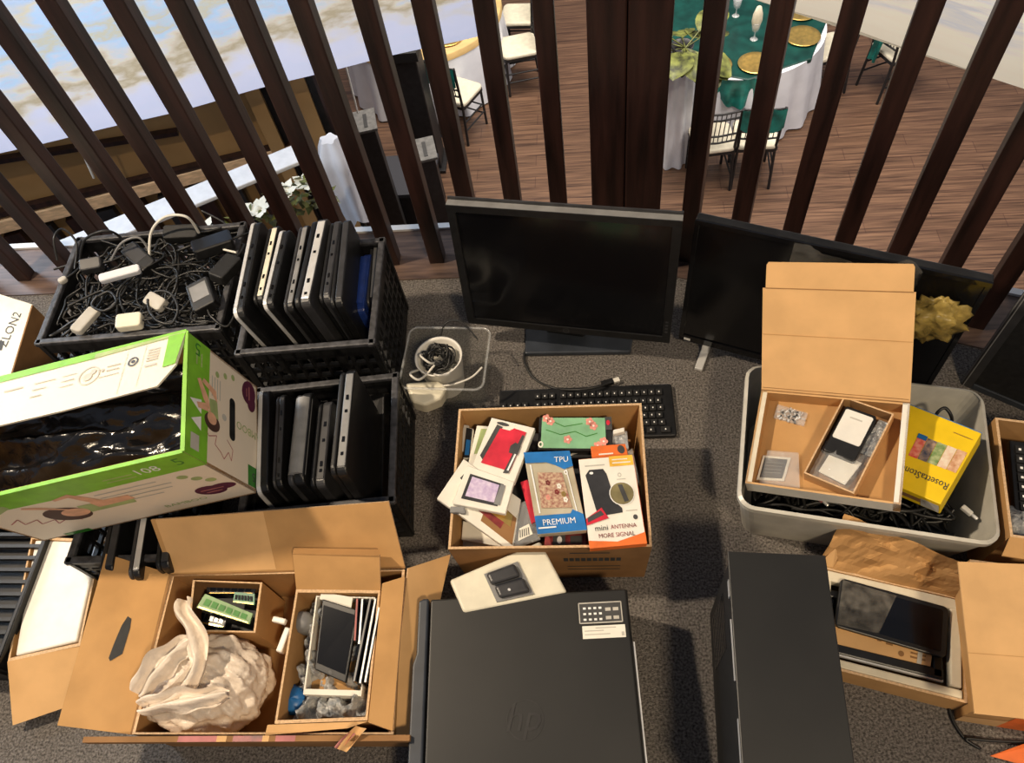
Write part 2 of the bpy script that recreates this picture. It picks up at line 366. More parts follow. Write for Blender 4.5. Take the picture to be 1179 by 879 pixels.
t.slab([r0-nn*.03+Vector((0,0,-1.03)), r1-nn*.03+Vector((0,0,-1.03)), r1-nn*.03+Vector((0,0,-.95)), r0-nn*.03+Vector((0,0,-.95))], .012, K['cushion'])
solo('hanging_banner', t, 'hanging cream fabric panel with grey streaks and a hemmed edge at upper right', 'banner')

# white beam with a garland
mb = MB(K['white_paint']); mb.bar((-3.5,2.06,-.95), (-1.54,3.16,-.95), .15, .025)
solo('beam', mb, 'long white painted ledge seen behind the left balusters', 'ledge', bevel=.006)
random.seed(4)
gr = thing('garland', 'leafy green garland with white flowers hanging by the white ledge', 'garland', (-1.75,2.95,-1.2))
lf = MB(K['leaf']); fl = MB(K['petal'])
for i in range(150):
    c = Vector((-2.15,2.62,-1.02)).lerp(Vector((-1.5,3.12,-1.04)), random.random())+Vector((random.uniform(0,.13),random.uniform(-.17,-.07),random.uniform(-.1,.08)))
    a = random.uniform(0,6.28); d = Vector((math.cos(a),math.sin(a),random.uniform(-.6,.6)))*random.uniform(.05,.09); n = d.cross(Vector((random.random(),random.random(),1))).normalized()*.022
    lf.add([c-d*.5, c+n, c+d*.5, c-n], [(0,1,2,3)])
part('foliage', lf, gr)
for q in ((-1.60,2.90,-.99), (-1.72,2.80,-1.0), (-1.98,2.66,-1.0), (-1.50,2.98,-1.0)):
    fl = MB(K['petal'])
    for k in range(12):
        a = k*2.4; r = .028+.003*k; c = Vector(q); tdir = Vector((math.cos(a),math.sin(a),.25)); sd = Vector((-math.sin(a),math.cos(a),0))
        fl.add([c, c+tdir*r+sd*.022, c+tdir*r*1.5, c+tdir*r-sd*.022], [(0,1,2,3)])
    fl.lathe([(.001,-.012), (.022,0), (.014,.018), (.001,.024)], 10, c=q); part('flower', fl, gr)

# dark riser, steps and lectern near the left table
mb = MB(K['black_paint']); mb.box((-2.55,5.45,ZL+.25), (2.1,.5,.5)); mb.box((-2.55,5.45,ZL+.52), (2.14,.54,.04), K['carpet_dark'])
solo('stage_riser', mb, 'dark carpeted stage block on the hall floor at left', 'stage')
def plinth(x, y, zt, rz, label):
    t = thing('display_plinth', label, 'plinth', (x,y,ZL), (0,0,rz), 'grey topped plinths'); M = mw(t)
    mb = MB(K['black_paint']); mb.M = M; mb.box((0,0,(zt-ZL)/2), (.22,.22,zt-ZL)); part('body', mb, t, bevel=.006)
    mb = MB(K['plinth_top']); mb.M = M; mb.box((0,0,zt-ZL+.012), (.27,.27,.025)); top = part('top', mb, t, bevel=.004)
    mb = MB(K['black_paint']); mb.M = M; mb.box((.05,-.01,zt-ZL+.026), (.03,.17,.003)); part('slot', mb, top)
plinth(-1.86,4.98,-2.2,.25,'grey topped black plinth with a slot, farther left behind the balusters')
plinth(-1.37,4.72,-2.3,.25,'grey topped black plinth with a slot, between the draped cloth and the post')
lc = thing('pedestal', 'tall black square pedestal with a dark sloped top beside the gold table', 'pedestal', (-1.72,6.22,ZL))
mb = MB(K['black_paint']); mb.box((-1.72,6.22,ZL+.66), (.30,.28,1.3)); part('body', mb, lc, bevel=.01)
mb = MB(K['black_matte']); mb.M = TR((-1.72,6.2,ZL+1.37), 0, .12); mb.box((0,0,0), (.36,.34,.1)); mb.box((0,0,.053), (.24,.22,.006), K['dgrey']); part('top', mb, lc, bevel=.008)
mb = MB(K['black_paint']); mb.box((-1.72,6.22,ZL+.02), (.38,.36,.04)); part('base', mb, lc, bevel=.006)
# white cloth draped on a stand
dr = thing('draped_stand', 'white cloth draped over a thin stand behind the left balusters', 'draped stand', (-1.3,3.55,ZL))
c0 = Vector((-1.6057, 3.7000, -1.3040))
mb = MB(K['linen'])
def dfn(u, v):
    a = u*2*PI; z = c0.z-.62*v; r = (.05+.075*min(1,v*5)) * (1+.18*math.sin(a*5+v*2)); r += .02*math.sin(a*2)*v
    return Vector((c0.x+r*math.cos(a)*(1-.35*v)+.05*v, c0.y+r*math.sin(a), z+.05*math.sin(a*3)*v))
mb.grid(dfn, 40, 14); mb.add([dfn(i/40,0) for i in range(40)], [tuple(range(40))]); part('cloth', mb, dr)
mb = MB(K['black_paint']); mb.tube([(c0.x+.02,c0.y,ZL), (c0.x+.02,c0.y,c0.z-.02)], .015); mb.lathe([(.16,0), (.16,.015), (.02,.03)], 16, c=(c0.x+.02,c0.y,ZL)); part('stand', mb, dr)
for i, (nm, pts) in enumerate((('loose dark cord hanging near the cream tag at upper left', [(-1.5980, 4.4000, -1.0694), (-1.6063, 4.4000, -1.2853), (-1.6310, 4.4000, -1.6586)]), ('thin white cord hanging in front of the brown wall', [(-2.9105, 3.4000, -0.8369), (-2.9397, 3.4000, -1.0164), (-2.9910, 3.4000, -1.2419)]))):
    mb = MB(K['wire_white']); mb.tube(spline(pts), .007); solo('hanging_cable', mb, nm if i else 'pale cord with a paper tag hanging in the dark at left of the pedestal', 'cord')

# ---------------------------------------------------------------- tables below
def skirt(c, r, z0, z1, m, folds, amp, seedp=0.):
    mb = MB(m)
    def f(u, v):
        a = u*2*PI; rr = r+v*.06+amp*v*(math.sin(a*folds+seedp)+.4*math.sin(a*folds*1.7+1))
        return Vector((c[0]+rr*math.cos(a), c[1]+rr*math.sin(a), z1+(z0-z1)*v))
    mb.grid(f, folds*10, 8); mb.add([(c[0]+r*math.cos(2*PI*i/60), c[1]+r*math.sin(2*PI*i/60), z1) for i in range(60)], [tuple(range(60))])
    return mb
def table(c, r, name, label):
    t = thing(name, label, 'table', (c[0],c[1],ZL))
    mb = MB(K['tan_wood']); mb.lathe([(r-.02,ZL+.70), (r-.02,ZL+.73)], 40, c=(c[0],c[1],0)); part('tabletop', mb, t)
    for k in range(4):
        a = PI/4+k*PI/2; mb = MB(K['black_paint']); mb.tube([(c[0]+.5*r*math.cos(a),c[1]+.5*r*math.sin(a),ZL), (c[0]+.5*r*math.cos(a),c[1]+.5*r*math.sin(a),ZL+.7)], .018); part('leg', mb, t)
ZT = ZL+.745
TA, TB = (-1.83,7.74), (1.42,7.06)
table(TA, .86, 'banquet_table', 'round banquet table under the gold cloth at upper left of the wide post')
table(TB, .82, 'banquet_table', 'round banquet table under the emerald cloth right of the wide post')
solo('tablecloth', skirt(TA, .87, ZL+.02, ZT, K['linen'], 17, .03), 'white floor-length cloth on the table with the gold overlay', 'tablecloth')
solo('tablecloth', skirt(TB, .83, ZL+.02, ZT, K['linen'], 17, .03, 2), 'white floor-length cloth on the table with the emerald overlay', 'tablecloth')
mb = MB(K['ycloth']); mb.lathe([(.885,-.06), (.882,.004), (.875,.012), (.001,.013)], 48, c=(TA[0],TA[1],ZT)); solo('overlay_cloth', mb, 'gold overlay cloth spread on the upper left banquet table', 'tablecloth')
ov = thing('overlay_cloth', 'emerald green satin overlay with draped teal corner on the right banquet table', 'tablecloth', (TB[0],TB[1],ZT))
mb = MB(K['gcloth']); mb.lathe([(.848,-.03), (.846,.004), (.835,.012), (.001,.013)], 8, c=(TB[0],TB[1],ZT), smooth=False); part('cloth', mb, ov)
mb = MB(K['tealcloth'])
def tf(u, v):
    x = TB[0]-.34+u*.56; a = (u-.5)*2; y = TB[1]-.835-.02*v+.10*a*a+.0; dep = .26*(1-abs(a)**2.2)+.03
    return Vector((x, y-.025*math.sin(u*26)*v-.02, ZT+.012-dep*v))
mb.grid(tf, 40, 8); part('drape', mb, ov)
def plate(p, label):
    pl = MB(K['gold']); pl.lathe([(.09,0), (.11,.006), (.155,.014), (.165,.016), (.163,.020), (.112,.011), (.105,.009), (.001,.008)], 32, c=(p[0],p[1],ZT+.014))
    return solo('charger_plate', pl, label, 'plate', 'gold charger plates')
for p, l in (((-1.9563, 7.2559, -2.9400), 'gold charger plate behind the black pedestal on the gold table'), ((-1.4735, 7.2099, -2.9400), 'gold charger plate nearest the white skirt edge of the gold table'), ((-1.2748, 7.4737, -2.9400), 'gold charger plate with a folded napkin fan on the gold table'),
             ((1.1313, 6.4443, -2.9400), 'gold charger plate under the broad leaves on the emerald table'), ((1.5092, 6.4268, -2.9400), 'gold charger plate in front of the upright napkin on the emerald table'), ((1.9874, 6.7860, -2.9400), 'gold charger plate at the right rim of the emerald table'), ((2.0350, 7.1921, -2.9400), 'gold charger plate farthest to the upper right on the emerald table')):
    plate(p, l)
def napkin(p, m, label, h=.24):
    g = thing('goblet', label, 'goblet', (p[0],p[1],ZT+.014))
    mb = MB(K['glass']); mb.lathe([(.036,0), (.034,.004), (.006,.01), (.006,.07), (.03,.09), (.04,.13), (.036,.17)], 16, c=(p[0],p[1],ZT+.014)); part('glass', mb, g)
    mb = MB(m); mb.lathe([(.012,.09), (.036,.13), (.05,.19), (.045,.09+h*.7), (.022,.09+h), (.004,.1+h)], 14, c=(p[0],p[1],ZT+.014), sx=1, sy=.6); part('napkin', mb, g)
napkin((1.5421, 6.8146, -2.9400), K['cushion'], 'cream napkin folded upright in a goblet on the emerald table')
napkin((1.4173, 7.2176, -2.9400), K['linen'], 'white napkin cone standing near the plant on the emerald table', .2)
napkin((1.8334, 7.2789, -2.9400), K['glass'], 'clear goblet beside the right baluster on the emerald table', .05)
napkin((-1.5591, 7.7495, -2.9400), K['gcloth'], 'dark green folded napkin between two balusters on the gold table')
napkin((-1.3185, 7.8129, -2.9400), K['gcloth'], 'dark green folded napkin farther back on the gold table')
napkin((-1.4659, 7.5461, -2.9400), K['petal'], 'white flower napkin beside the dark green one on the gold table', .12)

def chair_proto(name, label, sash):
    t = thing(name, label, 'chair')
    w, d = .40, .40
    for sx in (-1, 1):
        mb = MB(K['black_paint']); mb.tube([(sx*.17,-.17,0), (sx*.165,-.165,.44)], .014, 8); part('leg', mb, t)
        mb = MB(K['black_paint']); mb.tube([(sx*.175,.21,0), (sx*.165,.17,.44), (sx*.175,.21,.92)], .014, 8); part('leg', mb, t)
    mb = MB(K['black_paint'])
    for z in (.14, .24):
        mb.tube([(-.168,-.168,z), (.168,-.168,z)], .009); mb.tube([(-.17,-.168,z+.03), (-.17,.18,z+.03)], .009); mb.tube([(.17,-.168,z+.03), (.17,.18,z+.03)], .009)
    part('stretcher', mb, t)
    mb = MB(K['black_paint'])
    for z in (.58, .66, .84, .91): mb.tube([(-.172,.17+(z-.44)*.083,z), (0,.19+(z-.44)*.083,z), (.172,.17+(z-.44)*.083,z)], .010)
    for i in range(7): x = -.12+.04*i; mb.tube([(x,.185,.58), (x,.222,.91)], .005, 5)
    part('backrest', mb, t)
    mb = MB(K['black_paint']); mb.prism(rrect(.38,.38,.04), .425, .45); part('seat', mb, t)
    mb = MB(K['cushion']); mb.prism(rrect(.385,.385,.06), .45, .495); part('cushion', mb, t, bevel=.018, seg=3)
    if sash:
        mb = MB(K['tealcloth']); mb.grid(lambda u, v: Vector((-.185+.37*u, .235+.02*math.sin(u*9), .93-.2*v-.06*math.sin(u*PI)*v)), 20, 6); mb.grid(lambda u, v: Vector((-.06+.10*u+.05*v, .25+.015*math.sin(u*8), .80-.42*v)), 8, 6); part('sash', mb, t)
    return t
c0_ = chair_proto('banquet_chair', 'dark slat-back chair with cream cushion half hidden behind the white draped plinth', False)
c0_.location = (1.08,5.78,ZL); c0_.rotation_euler = (0,0,PI+.1); c0_['group'] = 'banquet chairs'
cs = chair_proto('banquet_chair', 'dark slat-back chair with a green sash facing the emerald table', True)
cs.location = (1.47,5.80,ZL); cs.rotation_euler = (0,0,PI-.05); cs['group'] = 'banquet chairs'
def ch(src, p, rz, l): dup(src, (p[0],p[1],ZL), rz, l, 'banquet chairs')
ch(c0_, (2.32,7.02), -PI/2+.3, 'cream cushioned chair tucked at the right side of the emerald table')
ch(cs, (2.98,6.95), PI/2+.4, 'chair with dark green sash partly hidden by the cream hanging panel')
ch(c0_, (-.78,7.42), -PI/2+.2, 'cream cushioned chair facing the gold table, nearest the wide post')
ch(c0_, (-.80,8.0), -PI/2-.1, 'cream cushioned chair behind another beside the gold table at top edge')
ch(cs, (-1.38,6.72), PI-.5, 'cream cushioned chair with green sash in front of the white table skirt')
# white draped plinth with broad leaved plant
dc = thing('draped_plinth', 'tall plinth wrapped in white sheer fabric just right of the wide post', 'plinth', (.74,6.05,ZL))
mb = MB(K['linen'])
mb.grid(lambda u, v: Vector((.76+(.13+.05*v)*math.cos(u*2*PI)*(1+.12*math.sin(u*2*PI*9)), 6.1+(.14+.05*v)*math.sin(u*2*PI)*(1+.12*math.sin(u*2*PI*9)), ZL+1.12-1.11*v)), 90, 8); part('fabric', mb, dc)
pp = thing('potted_plant', 'broad-leaved green plant on top of the white draped plinth', 'plant', (.78,6.1,ZL+1.12))
mb = MB(K['dgrey']); mb.lathe([(.07,0), (.10,.12), (.09,.12), (.08,.02)], 16, c=(.78,6.1,ZL+1.12)); part('pot', mb, pp)
random.seed(9)
for i in range(16):
    a = random.uniform(0,6.28); el = random.uniform(-.2,.9); ln = random.uniform(.30,.46); b0 = Vector((.80,6.05,ZL+1.24)); d = Vector((math.cos(a),math.sin(a),el)).normalized()
    tip = b0+d*ln; sd = d.cross(Vector((0,0,1))).normalized(); nn = sd.cross(d)
    mb = MB(K['leaf']); mb.tube([b0, b0+d*ln*.5], .006, 5)
    mb.grid(lambda u, v: b0+d*ln*(.4+.75*v)+sd*(u-.5)*.27*math.sin(PI*min(1,v*.96+.02))**.7-nn*(.12*v*v)+nn*.03*abs(u-.5), 6, 8); part('leaf', mb, pp)

# ---------------------------------------------------------------- milk crates
def crate(name, label, c, w, d, h, yaw, group=None):
    t = thing(name, label, 'crate', (c[0],c[1],0), (0,0,yaw), group)
    M = TR((c[0],c[1],0), yaw)
    wall = MB(K['crate']); wall.M = M; rim = MB(K['crate_edge']); rim.M = M
    T = .010
    def side(L, f):                          # f(s, z) -> centre; s along the wall
        n = max(8, int(L/.03))
        for i in range(n+1):
            s = -L/2+L*i/n
            wall.box(f(s, h*.5), f.dim(.007, h-.01))
        for z in [h*k/7 for k in range(1, 7)]:
            wall.box(f(0, z), f.dim(L, .009))
        wall.box(f(0, .015), f.dim(L, .03)); wall.box(f(0, h-.025), f.dim(L, .03))
        for s in (-.22*L, .22*L): wall.box(f(s, h*.80), f.dim(.02, h*.28))
    class Fx:
        def __init__(s, y): s.y = y
        def __call__(s, q, z): return (q, s.y, z)
        def dim(s, l, hh): return (l, T, hh)
    class Fy:
        def __init__(s, x): s.x = x
        def __call__(s, q, z): return (s.x, q, z)
        def dim(s, l, hh): return (T, l, hh)
    side(w, Fx(-d/2+T/2)); side(w, Fx(d/2-T/2)); side(d, Fy(-w/2+T/2)); side(d, Fy(w/2-T/2))
    for i in range(9): wall.box((-w/2+w*(i+.5)/9, 0, .006), (.012, d, .008)); wall.box((0, -d/2+d*(i+.5)/9, .006), (w, .012, .008))
    part('basket', wall, t)
    for s in (-1, 1):
        rim.box((0, s*(d/2-.004), h-.004), (w+.012, .016, .012)); rim.box((s*(w/2-.004), 0, h-.004), (.016, d+.012, .012))
    part('rim', rim, t, bevel=.003)
    return t
crate('milk_crate', 'black lattice milk crate heaped with tangled cables and chargers', (-1.137,1.216), .46, .345, .28, .06)
crate('milk_crate', 'black milk crate holding upright laptops with one blue lid, behind the lower crate', (-.683,1.152), .322, .322, .28, .06)
crate('milk_crate', 'black crate of upright dark laptops between the printed green carton and the phone case box', (-.622,.790), .335, .322, .20, .10)
crate('milk_crate', 'black crate hidden mostly under the green and white printed carton', (-1.035,.665), .22, .29, .185, .03)
tr = thing('ribbed_tray', 'black ribbed plastic tray at the left edge below the printed carton', 'tray', (-1.38,.5,0))
mb = MB(K['crate']); mb.box((-1.45,.49,.006), (.34,.36,.012))
for s in (-1, 1): mb.box((-1.45,.49+s*.175,.05), (.34,.01,.1)); mb.box((-1.45+s*.165,.49,.05), (.01,.36,.1))
part('body', mb, tr, bevel=.003)
mb = MB(K['crate'])
for i in range(12): mb.box((-1.45,.335+.028*i,.088), (.32,.008,.012))
part('ribs', mb, tr)

# ---------------------------------------------------------------- laptops standing on edge
def laptop(label, near, far, depth, lean, th, lid, base, edge, kind=0, group='laptops standing in crates', ports=True):
    near, far = Vector(near), Vector(far); u = (far-near).normalized(); L = (far-near).length
    top = (near+far)/2; n0 = Vector((u.y,-u.x,0)).normalized()                # points to +x
    dn = (Vector((0,0,-1))*math.cos(lean)+n0*math.sin(lean)).normalized(); dn = (dn-u*dn.dot(u)).normalized(); nn = dn.cross(u).normalized()
    if nn.x < 0: nn = -nn
    M = Matrix((( *u, 0), (*dn, 0), (*nn, 0), (0,0,0,1))).transposed(); M = Matrix.Translation(top) @ M   # local x = along top edge, y = down, z = across the thickness (+x)
    bot = top+dn*depth
    t = thing('laptop', label, 'laptop', tuple(bot), (0,0,0), group)
    def shell(z0, z1, m, inset, r=.018):
        mb = MB(m); mb.M = M @ Matrix.Translation((0, depth/2, 0)); mb.prism(rrect(L-inset, depth-inset, r), z0, z1); return mb
    bs = part('base', shell(-th*.1, th*.5, base, 0), t, bevel=.003, seg=2)
    part('lid', shell(-th*.5, -th*.16, lid, .003), t, bevel=.004, seg=3)
    mb = MB(edge); mb.M = M
    if kind == 0:                            # bright trim line around the lid
        mb.M = M @ Matrix.Translation((0, depth/2, 0)); mb.prism(rrect(L+.004, depth+.004, .019), -th*.30, -th*.02); part('trim', mb, t)
    elif kind == 1:                          # bright rounded edge strip
        mb.box((0, .002, th*.2), (L-.03, .006, th*.5)); part('trim', mb, t, bevel=.002)
    else:                                    # rounded battery spine
        mb.tube([(-L/2+.02, .010, 0), (L/2-.02, .010, 0)], th*.52, 10); part('battery', mb, t)
    if ports:
        for k, s in enumerate((-.36,-.24,.05,.22)):
            pb = MB(K['black_gloss']); pb.M = M; pb.box((L*s+.01*math.sin(k+L*900), -.0012 if kind != 1 else -.0016, th*.2), (.012 if k % 2 else .007, .002, th*.16)); part('port', pb, bs)
    return t
S, G, D, Bk = K['silver'], K['grey'], K['dgrey'], K['black_plastic']
laptop('leftmost laptop in the blue-lid crate, black with silver edge, leaning out over the cable crate', (-0.8132, 1.0338, 0.3600), (-0.8365, 1.3268, 0.3600), .345, .16, .030, Bk, Bk, S)
laptop('second laptop from the left in the blue-lid crate, wide cream edge with round ports', (-0.7803, 1.0778, 0.3500), (-0.7922, 1.3219, 0.3500), .335, .15, .028, Bk, Bk, K['cream'], 1)
laptop('third laptop from the left in the blue-lid crate, black with a thin pale trim line', (-0.7542, 1.0639, 0.3500), (-0.7619, 1.3053, 0.3500), .335, .15, .030, Bk, Bk, S)
laptop('dark laptop with grey edge left of the thick silver laptop in the blue-lid crate', (-0.7053, 1.0582, 0.3450), (-0.7165, 1.3248, 0.3450), .33, .12, .026, D, Bk, G, 1)
laptop('thick silver edged laptop with many ports at the middle of the blue-lid crate', (-0.6668, 1.0570, 0.3600), (-0.6720, 1.3276, 0.3600), .345, .12, .040, Bk, D, S, 1)
laptop('black laptop with dull edge right of the thick silver laptop', (-0.6183, 1.0713, 0.3550), (-0.6334, 1.3241, 0.3550), .34, .09, .028, Bk, D, D, 1)
laptop('tall plain black laptop standing left of the low small ones in the blue-lid crate', (-0.5874, 1.0574, 0.3550), (-0.6117, 1.3255, 0.3550), .34, .06, .030, Bk, Bk, D, 1, ports=False)
laptop('low black netbook with a tan corner just left of the blue one', (-0.5892, 1.0860, 0.2700), (-0.6031, 1.2950, 0.2700), .25, .05, .022, Bk, Bk, D, 1, ports=False)
laptop('small laptop with bright blue rounded lid in the upper crate', (-0.5707, 1.1073, 0.2650), (-0.5798, 1.2953, 0.2650), .25, .04, .032, K['blue_lap'], K['blue_lap'], K['blue_lap'], 2, ports=False)
laptop('dark grey small laptop at the right wall of the blue-lid crate', (-0.5445, 1.1364, 0.2600), (-0.5612, 1.3282, 0.2600), .245, .02, .024, D, Bk, G, 1, ports=False)
g2 = 'laptops standing in the lower crate'
laptop('black laptop pressed against the end of the printed green carton', (-0.7086, 0.6451, 0.2550), (-0.7608, 0.8989, 0.2550), .24, .0, .030, Bk, Bk, S, 0, g2, False)
laptop('thin dark grey laptop second from the left in the lower crate', (-0.6796, 0.6590, 0.2500), (-0.7199, 0.8917, 0.2500), .235, .02, .022, D, Bk, D, 1, g2)
laptop('laptop with thick glossy grey rounded spine in the lower crate', (-0.6299, 0.6547, 0.2750), (-0.6534, 0.8789, 0.2750), .26, .03, .036, D, Bk, K['grey'], 2, g2, False)
laptop('laptop with a dull ribbed dark edge right of the glossy grey spine', (-0.5905, 0.6559, 0.2550), (-0.6099, 0.8674, 0.2550), .24, .03, .034, Bk, D, D, 1, g2)
laptop('tallest black laptop with silver port edge in the lower crate', (-0.5231, 0.6509, 0.3250), (-0.5428, 0.9023, 0.3250), .31, .02, .034, Bk, Bk, G, 1, g2)
# black netbook leaning flat in the right part of the lower crate, with paper labels
nb = thing('netbook', 'black netbook lying tilted in the lower crate with two pale label stickers', 'netbook', (-0.5504, 0.8275, 0.0800), (0,0,0))
q = [(-0.5793, 0.6918, 0.0600), (-0.4929, 0.6782, 0.1000), (-0.5196, 0.9797, 0.1400), (-0.6042, 0.9936, 0.1100)]
mb = MB(K['black_plastic']); mb.slab(q, .025); part('body', mb, nb, bevel=.003)
F = face(q); mb = MB(K['grey']); mb.decal(F, [(.25,.74),(.45,.60),(.58,.66),(.38,.82)], K['grey'], .001); mb.decal(F, [(.40,.58),(.62,.46),(.72,.50),(.5,.64)], K['ginki'], .001); part('sticker', mb, nb)
# crate under the printed carton: dark laptops
laptop('black laptop with a bright silver corner peeking from under the printed carton', (-0.9706, 0.4790, 0.2000), (-0.9943, 0.6234, 0.2000), .17, .0, .026, D, Bk, S, 1, 'laptops under the printed carton', False)
laptop('black laptop left of the silver cornered one, under the printed carton', (-1.0354, 0.4879, 0.2000), (-1.0550, 0.6237, 0.2000), .17, .0, .030, Bk, Bk, D, 1, 'laptops under the printed carton', False)
laptop('black laptop right of the silver cornered one, beside the big carton flap', (-0.9134, 0.4977, 0.2000), (-0.9381, 0.6231, 0.2000), .17, .0, .030, Bk, Bk, D, 1, 'laptops under the printed carton', False)

# ---------------------------------------------------------------- the heap of cables and chargers
random.seed(11)
cm = TR((-1.137,1.216,0), .06)
mb = MB(K['wire_black'])
def walk(rng, n, x0, x1, y0, y1, z0, z1, step=.05):
    p = Vector((rng.uniform(x0,x1), rng.uniform(y0,y1), rng.uniform(z0,z1))); d = Vector((rng.uniform(-1,1),rng.uniform(-1,1),0)).normalized(); out = []
    turn = rng.choice((-1,1))*rng.uniform(.3,.9)
    for i in range(n):
        out.append(p.copy()); a = turn+rng.uniform(-.45,.45); ca, sa = math.cos(a), math.sin(a); d = Vector((d.x*ca-d.y*sa, d.x*sa+d.y*ca, 0)).normalized()
        p = p+d*step+Vector((0,0,rng.uniform(-.015,.015)))
        if not (x0 < p.x < x1 and y0 < p.y < y1): p = Vector((min(max(p.x,x0),x1), min(max(p.y,y0),y1), p.z)); d = (Vector(((x0+x1)/2,(y0+y1)/2,0))-Vector((p.x,p.y,0))).normalized()
        p.z = min(max(p.z,z0),z1)
    return out
rng = random.Random(5)
for k in range(62):
    pts = [cm @ q for q in walk(rng, 16, -.205, .205, -.15, .15, .13, .275)]
    mb.tube(spline(pts, 5), rng.choice((.0024,.003,.0036)), 5, K['wire_black'])
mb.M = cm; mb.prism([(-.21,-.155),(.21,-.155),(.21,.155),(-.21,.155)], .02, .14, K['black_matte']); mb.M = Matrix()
o = solo('tangled_cables', mb, 'mass of tangled black cables filling the crate at upper left', 'cables', kind='stuff')
def brick(label, px, sx, sy, sz, rz, rx, m, lab=None, group='power adapters in the cable crate'):
    t = thing('power_adapter', label, 'adapter', px, (rx, .1, rz), group); M = mw(t)
    b = MB(m); b.M = M; b.prism(rrect(sx, sy, .008), 0, sz); part('body', b, t, bevel=.004)
    if lab:
        b = MB(lab); b.M = M; b.prism([(-sx*.34,-sy*.36),(sx*.2,-sy*.36),(sx*.2,sy*.36),(-sx*.34,sy*.36)], sz, sz+.0008); part('rating_label', b, t)
    b = MB(K['wire_black']); b.M = M; b.tube(spline([(sx*.5,0,sz*.5), (sx*.5+.03,.005,sz*.45), (sx*.5+.06,.03,0), (sx*.4,.08,-.01)]), .003); part('cord', b, t)
brick('long pale blue-white labelled power strip lying across the cable heap', (-1.1960, 1.2263, 0.2900), .100, .024, .018, .42, .2, K['linen'])
brick('large black adapter with a grey rating label at the right of the cable heap', (-0.9484, 1.1430, 0.2850), .085, .06, .03, -1.1, .15, K['black_plastic'], K['grey'])
brick('black square adapter at the upper right of the cable heap', (-0.9692, 1.3057, 0.2850), .10, .06, .03, .5, -.2, K['black_plastic'])
brick('black adapter between the two right-hand ones near the crate rim', (-0.9191, 1.2289, 0.2800), .08, .045, .03, 1.2, .1, K['black_matte'])
brick('dark grey adapter lying at the upper left of the cable heap', (-1.2979, 1.2739, 0.2750), .055, .035, .025, .3, .3, K['dgrey'])
brick('white adapter with plug at the lower left of the cable heap', (-1.2456, 1.0875, 0.2800), .08, .03, .018, 1.3, .2, K['ginki'])
brick('cream charger half buried at the bottom centre of the cable heap', (-1.1199, 1.0733, 0.2850), .06, .04, .024, .2, .1, K['cream'])
brick('pale beige coiled charger right of the bottom centre of the cable heap', (-1.0761, 1.1394, 0.2800), .055, .035, .02, -.5, .2, K['ginki'])
brick('small white plug near the left rim of the cable heap', (-1.3578, 1.2230, 0.2800), .022, .018, .014, .9, 0, K['ginki'])
brick('black adapter beneath the long pale strip', (-1.1685, 1.2890, 0.2700), .10, .045, .03, -.7, .1, K['black_plastic'], K['dgrey'])
brick('black adapter in front of the upper rim of the cable crate', (-1.0736, 1.3651, 0.2800), .09, .04, .028, .1, .25, K['black_matte'])
def cord(label, pts, r, m, name='loose_cable', group='loose cables on the crate'):
    mb = MB(m); mb.tube(spline(pts, 8), r, 6); solo(name, mb, label, 'cable', group)
cord('white cable arching above the back rim of the cable crate', [(-1.1450, 1.2847, 0.2800), (-1.1288, 1.3331, 0.3300), (-1.0822, 1.3552, 0.3600), (-1.0230, 1.3512, 0.3600), (-1.0203, 1.3549, 0.3000)], .0035, K['wire_white'])
cord('black cable loop sticking out at the top left corner of the cable crate', [(-1.3967, 1.2899, 0.2900), (-1.3954, 1.3286, 0.3300), (-1.3839, 1.3616, 0.3300), (-1.3553, 1.3390, 0.3000), (-1.3453, 1.2661, 0.2800)], .003, K['wire_black'])
cord('black cable loop bulging over the back rim near the left corner', [(-1.3320, 1.2863, 0.2900), (-1.2953, 1.3100, 0.3400), (-1.2383, 1.3269, 0.3500), (-1.2221, 1.3367, 0.3100), (-1.2124, 1.3004, 0.2800)], .0035, K['wire_black'])
cord('thin grey cable loop in the middle of the cable crate', [(-1.2434, 1.2813, 0.2900), (-1.1986, 1.3016, 0.3300), (-1.1566, 1.3169, 0.3300), (-1.1462, 1.3055, 0.2900)], .003, K['grey'])
cord('coiled black cord ring right of centre on the cable heap', [(-1.0961, 1.1419, 0.2950), (-1.0770, 1.1615, 0.3000), (-1.0385, 1.1541, 0.3000), (-1.0081, 1.1110, 0.2950), (-1.0141, 1.0704, 0.2900), (-1.0477, 1.0732, 0.2950), (-1.0803, 1.1062, 0.2950), (-1.0921, 1.1377, 0.3000)], .0035, K['wire_black'])
cord('white cable along the right rim of the cable crate', [(-0.9911, 1.3259, 0.3000), (-0.9562, 1.3000, 0.3000), (-0.9035, 1.2839, 0.2950)], .003, K['wire_white'])
cord('coiled black cord lower left of the long pale strip', [(-1.2358, 1.1443, 0.3000), (-1.2049, 1.1676, 0.3000), (-1.1723, 1.1332, 0.3000), (-1.1951, 1.1073, 0.3000), (-1.2334, 1.1252, 0.3000), (-1.2259, 1.1508, 0.3050)], .0035, K['wire_black'])

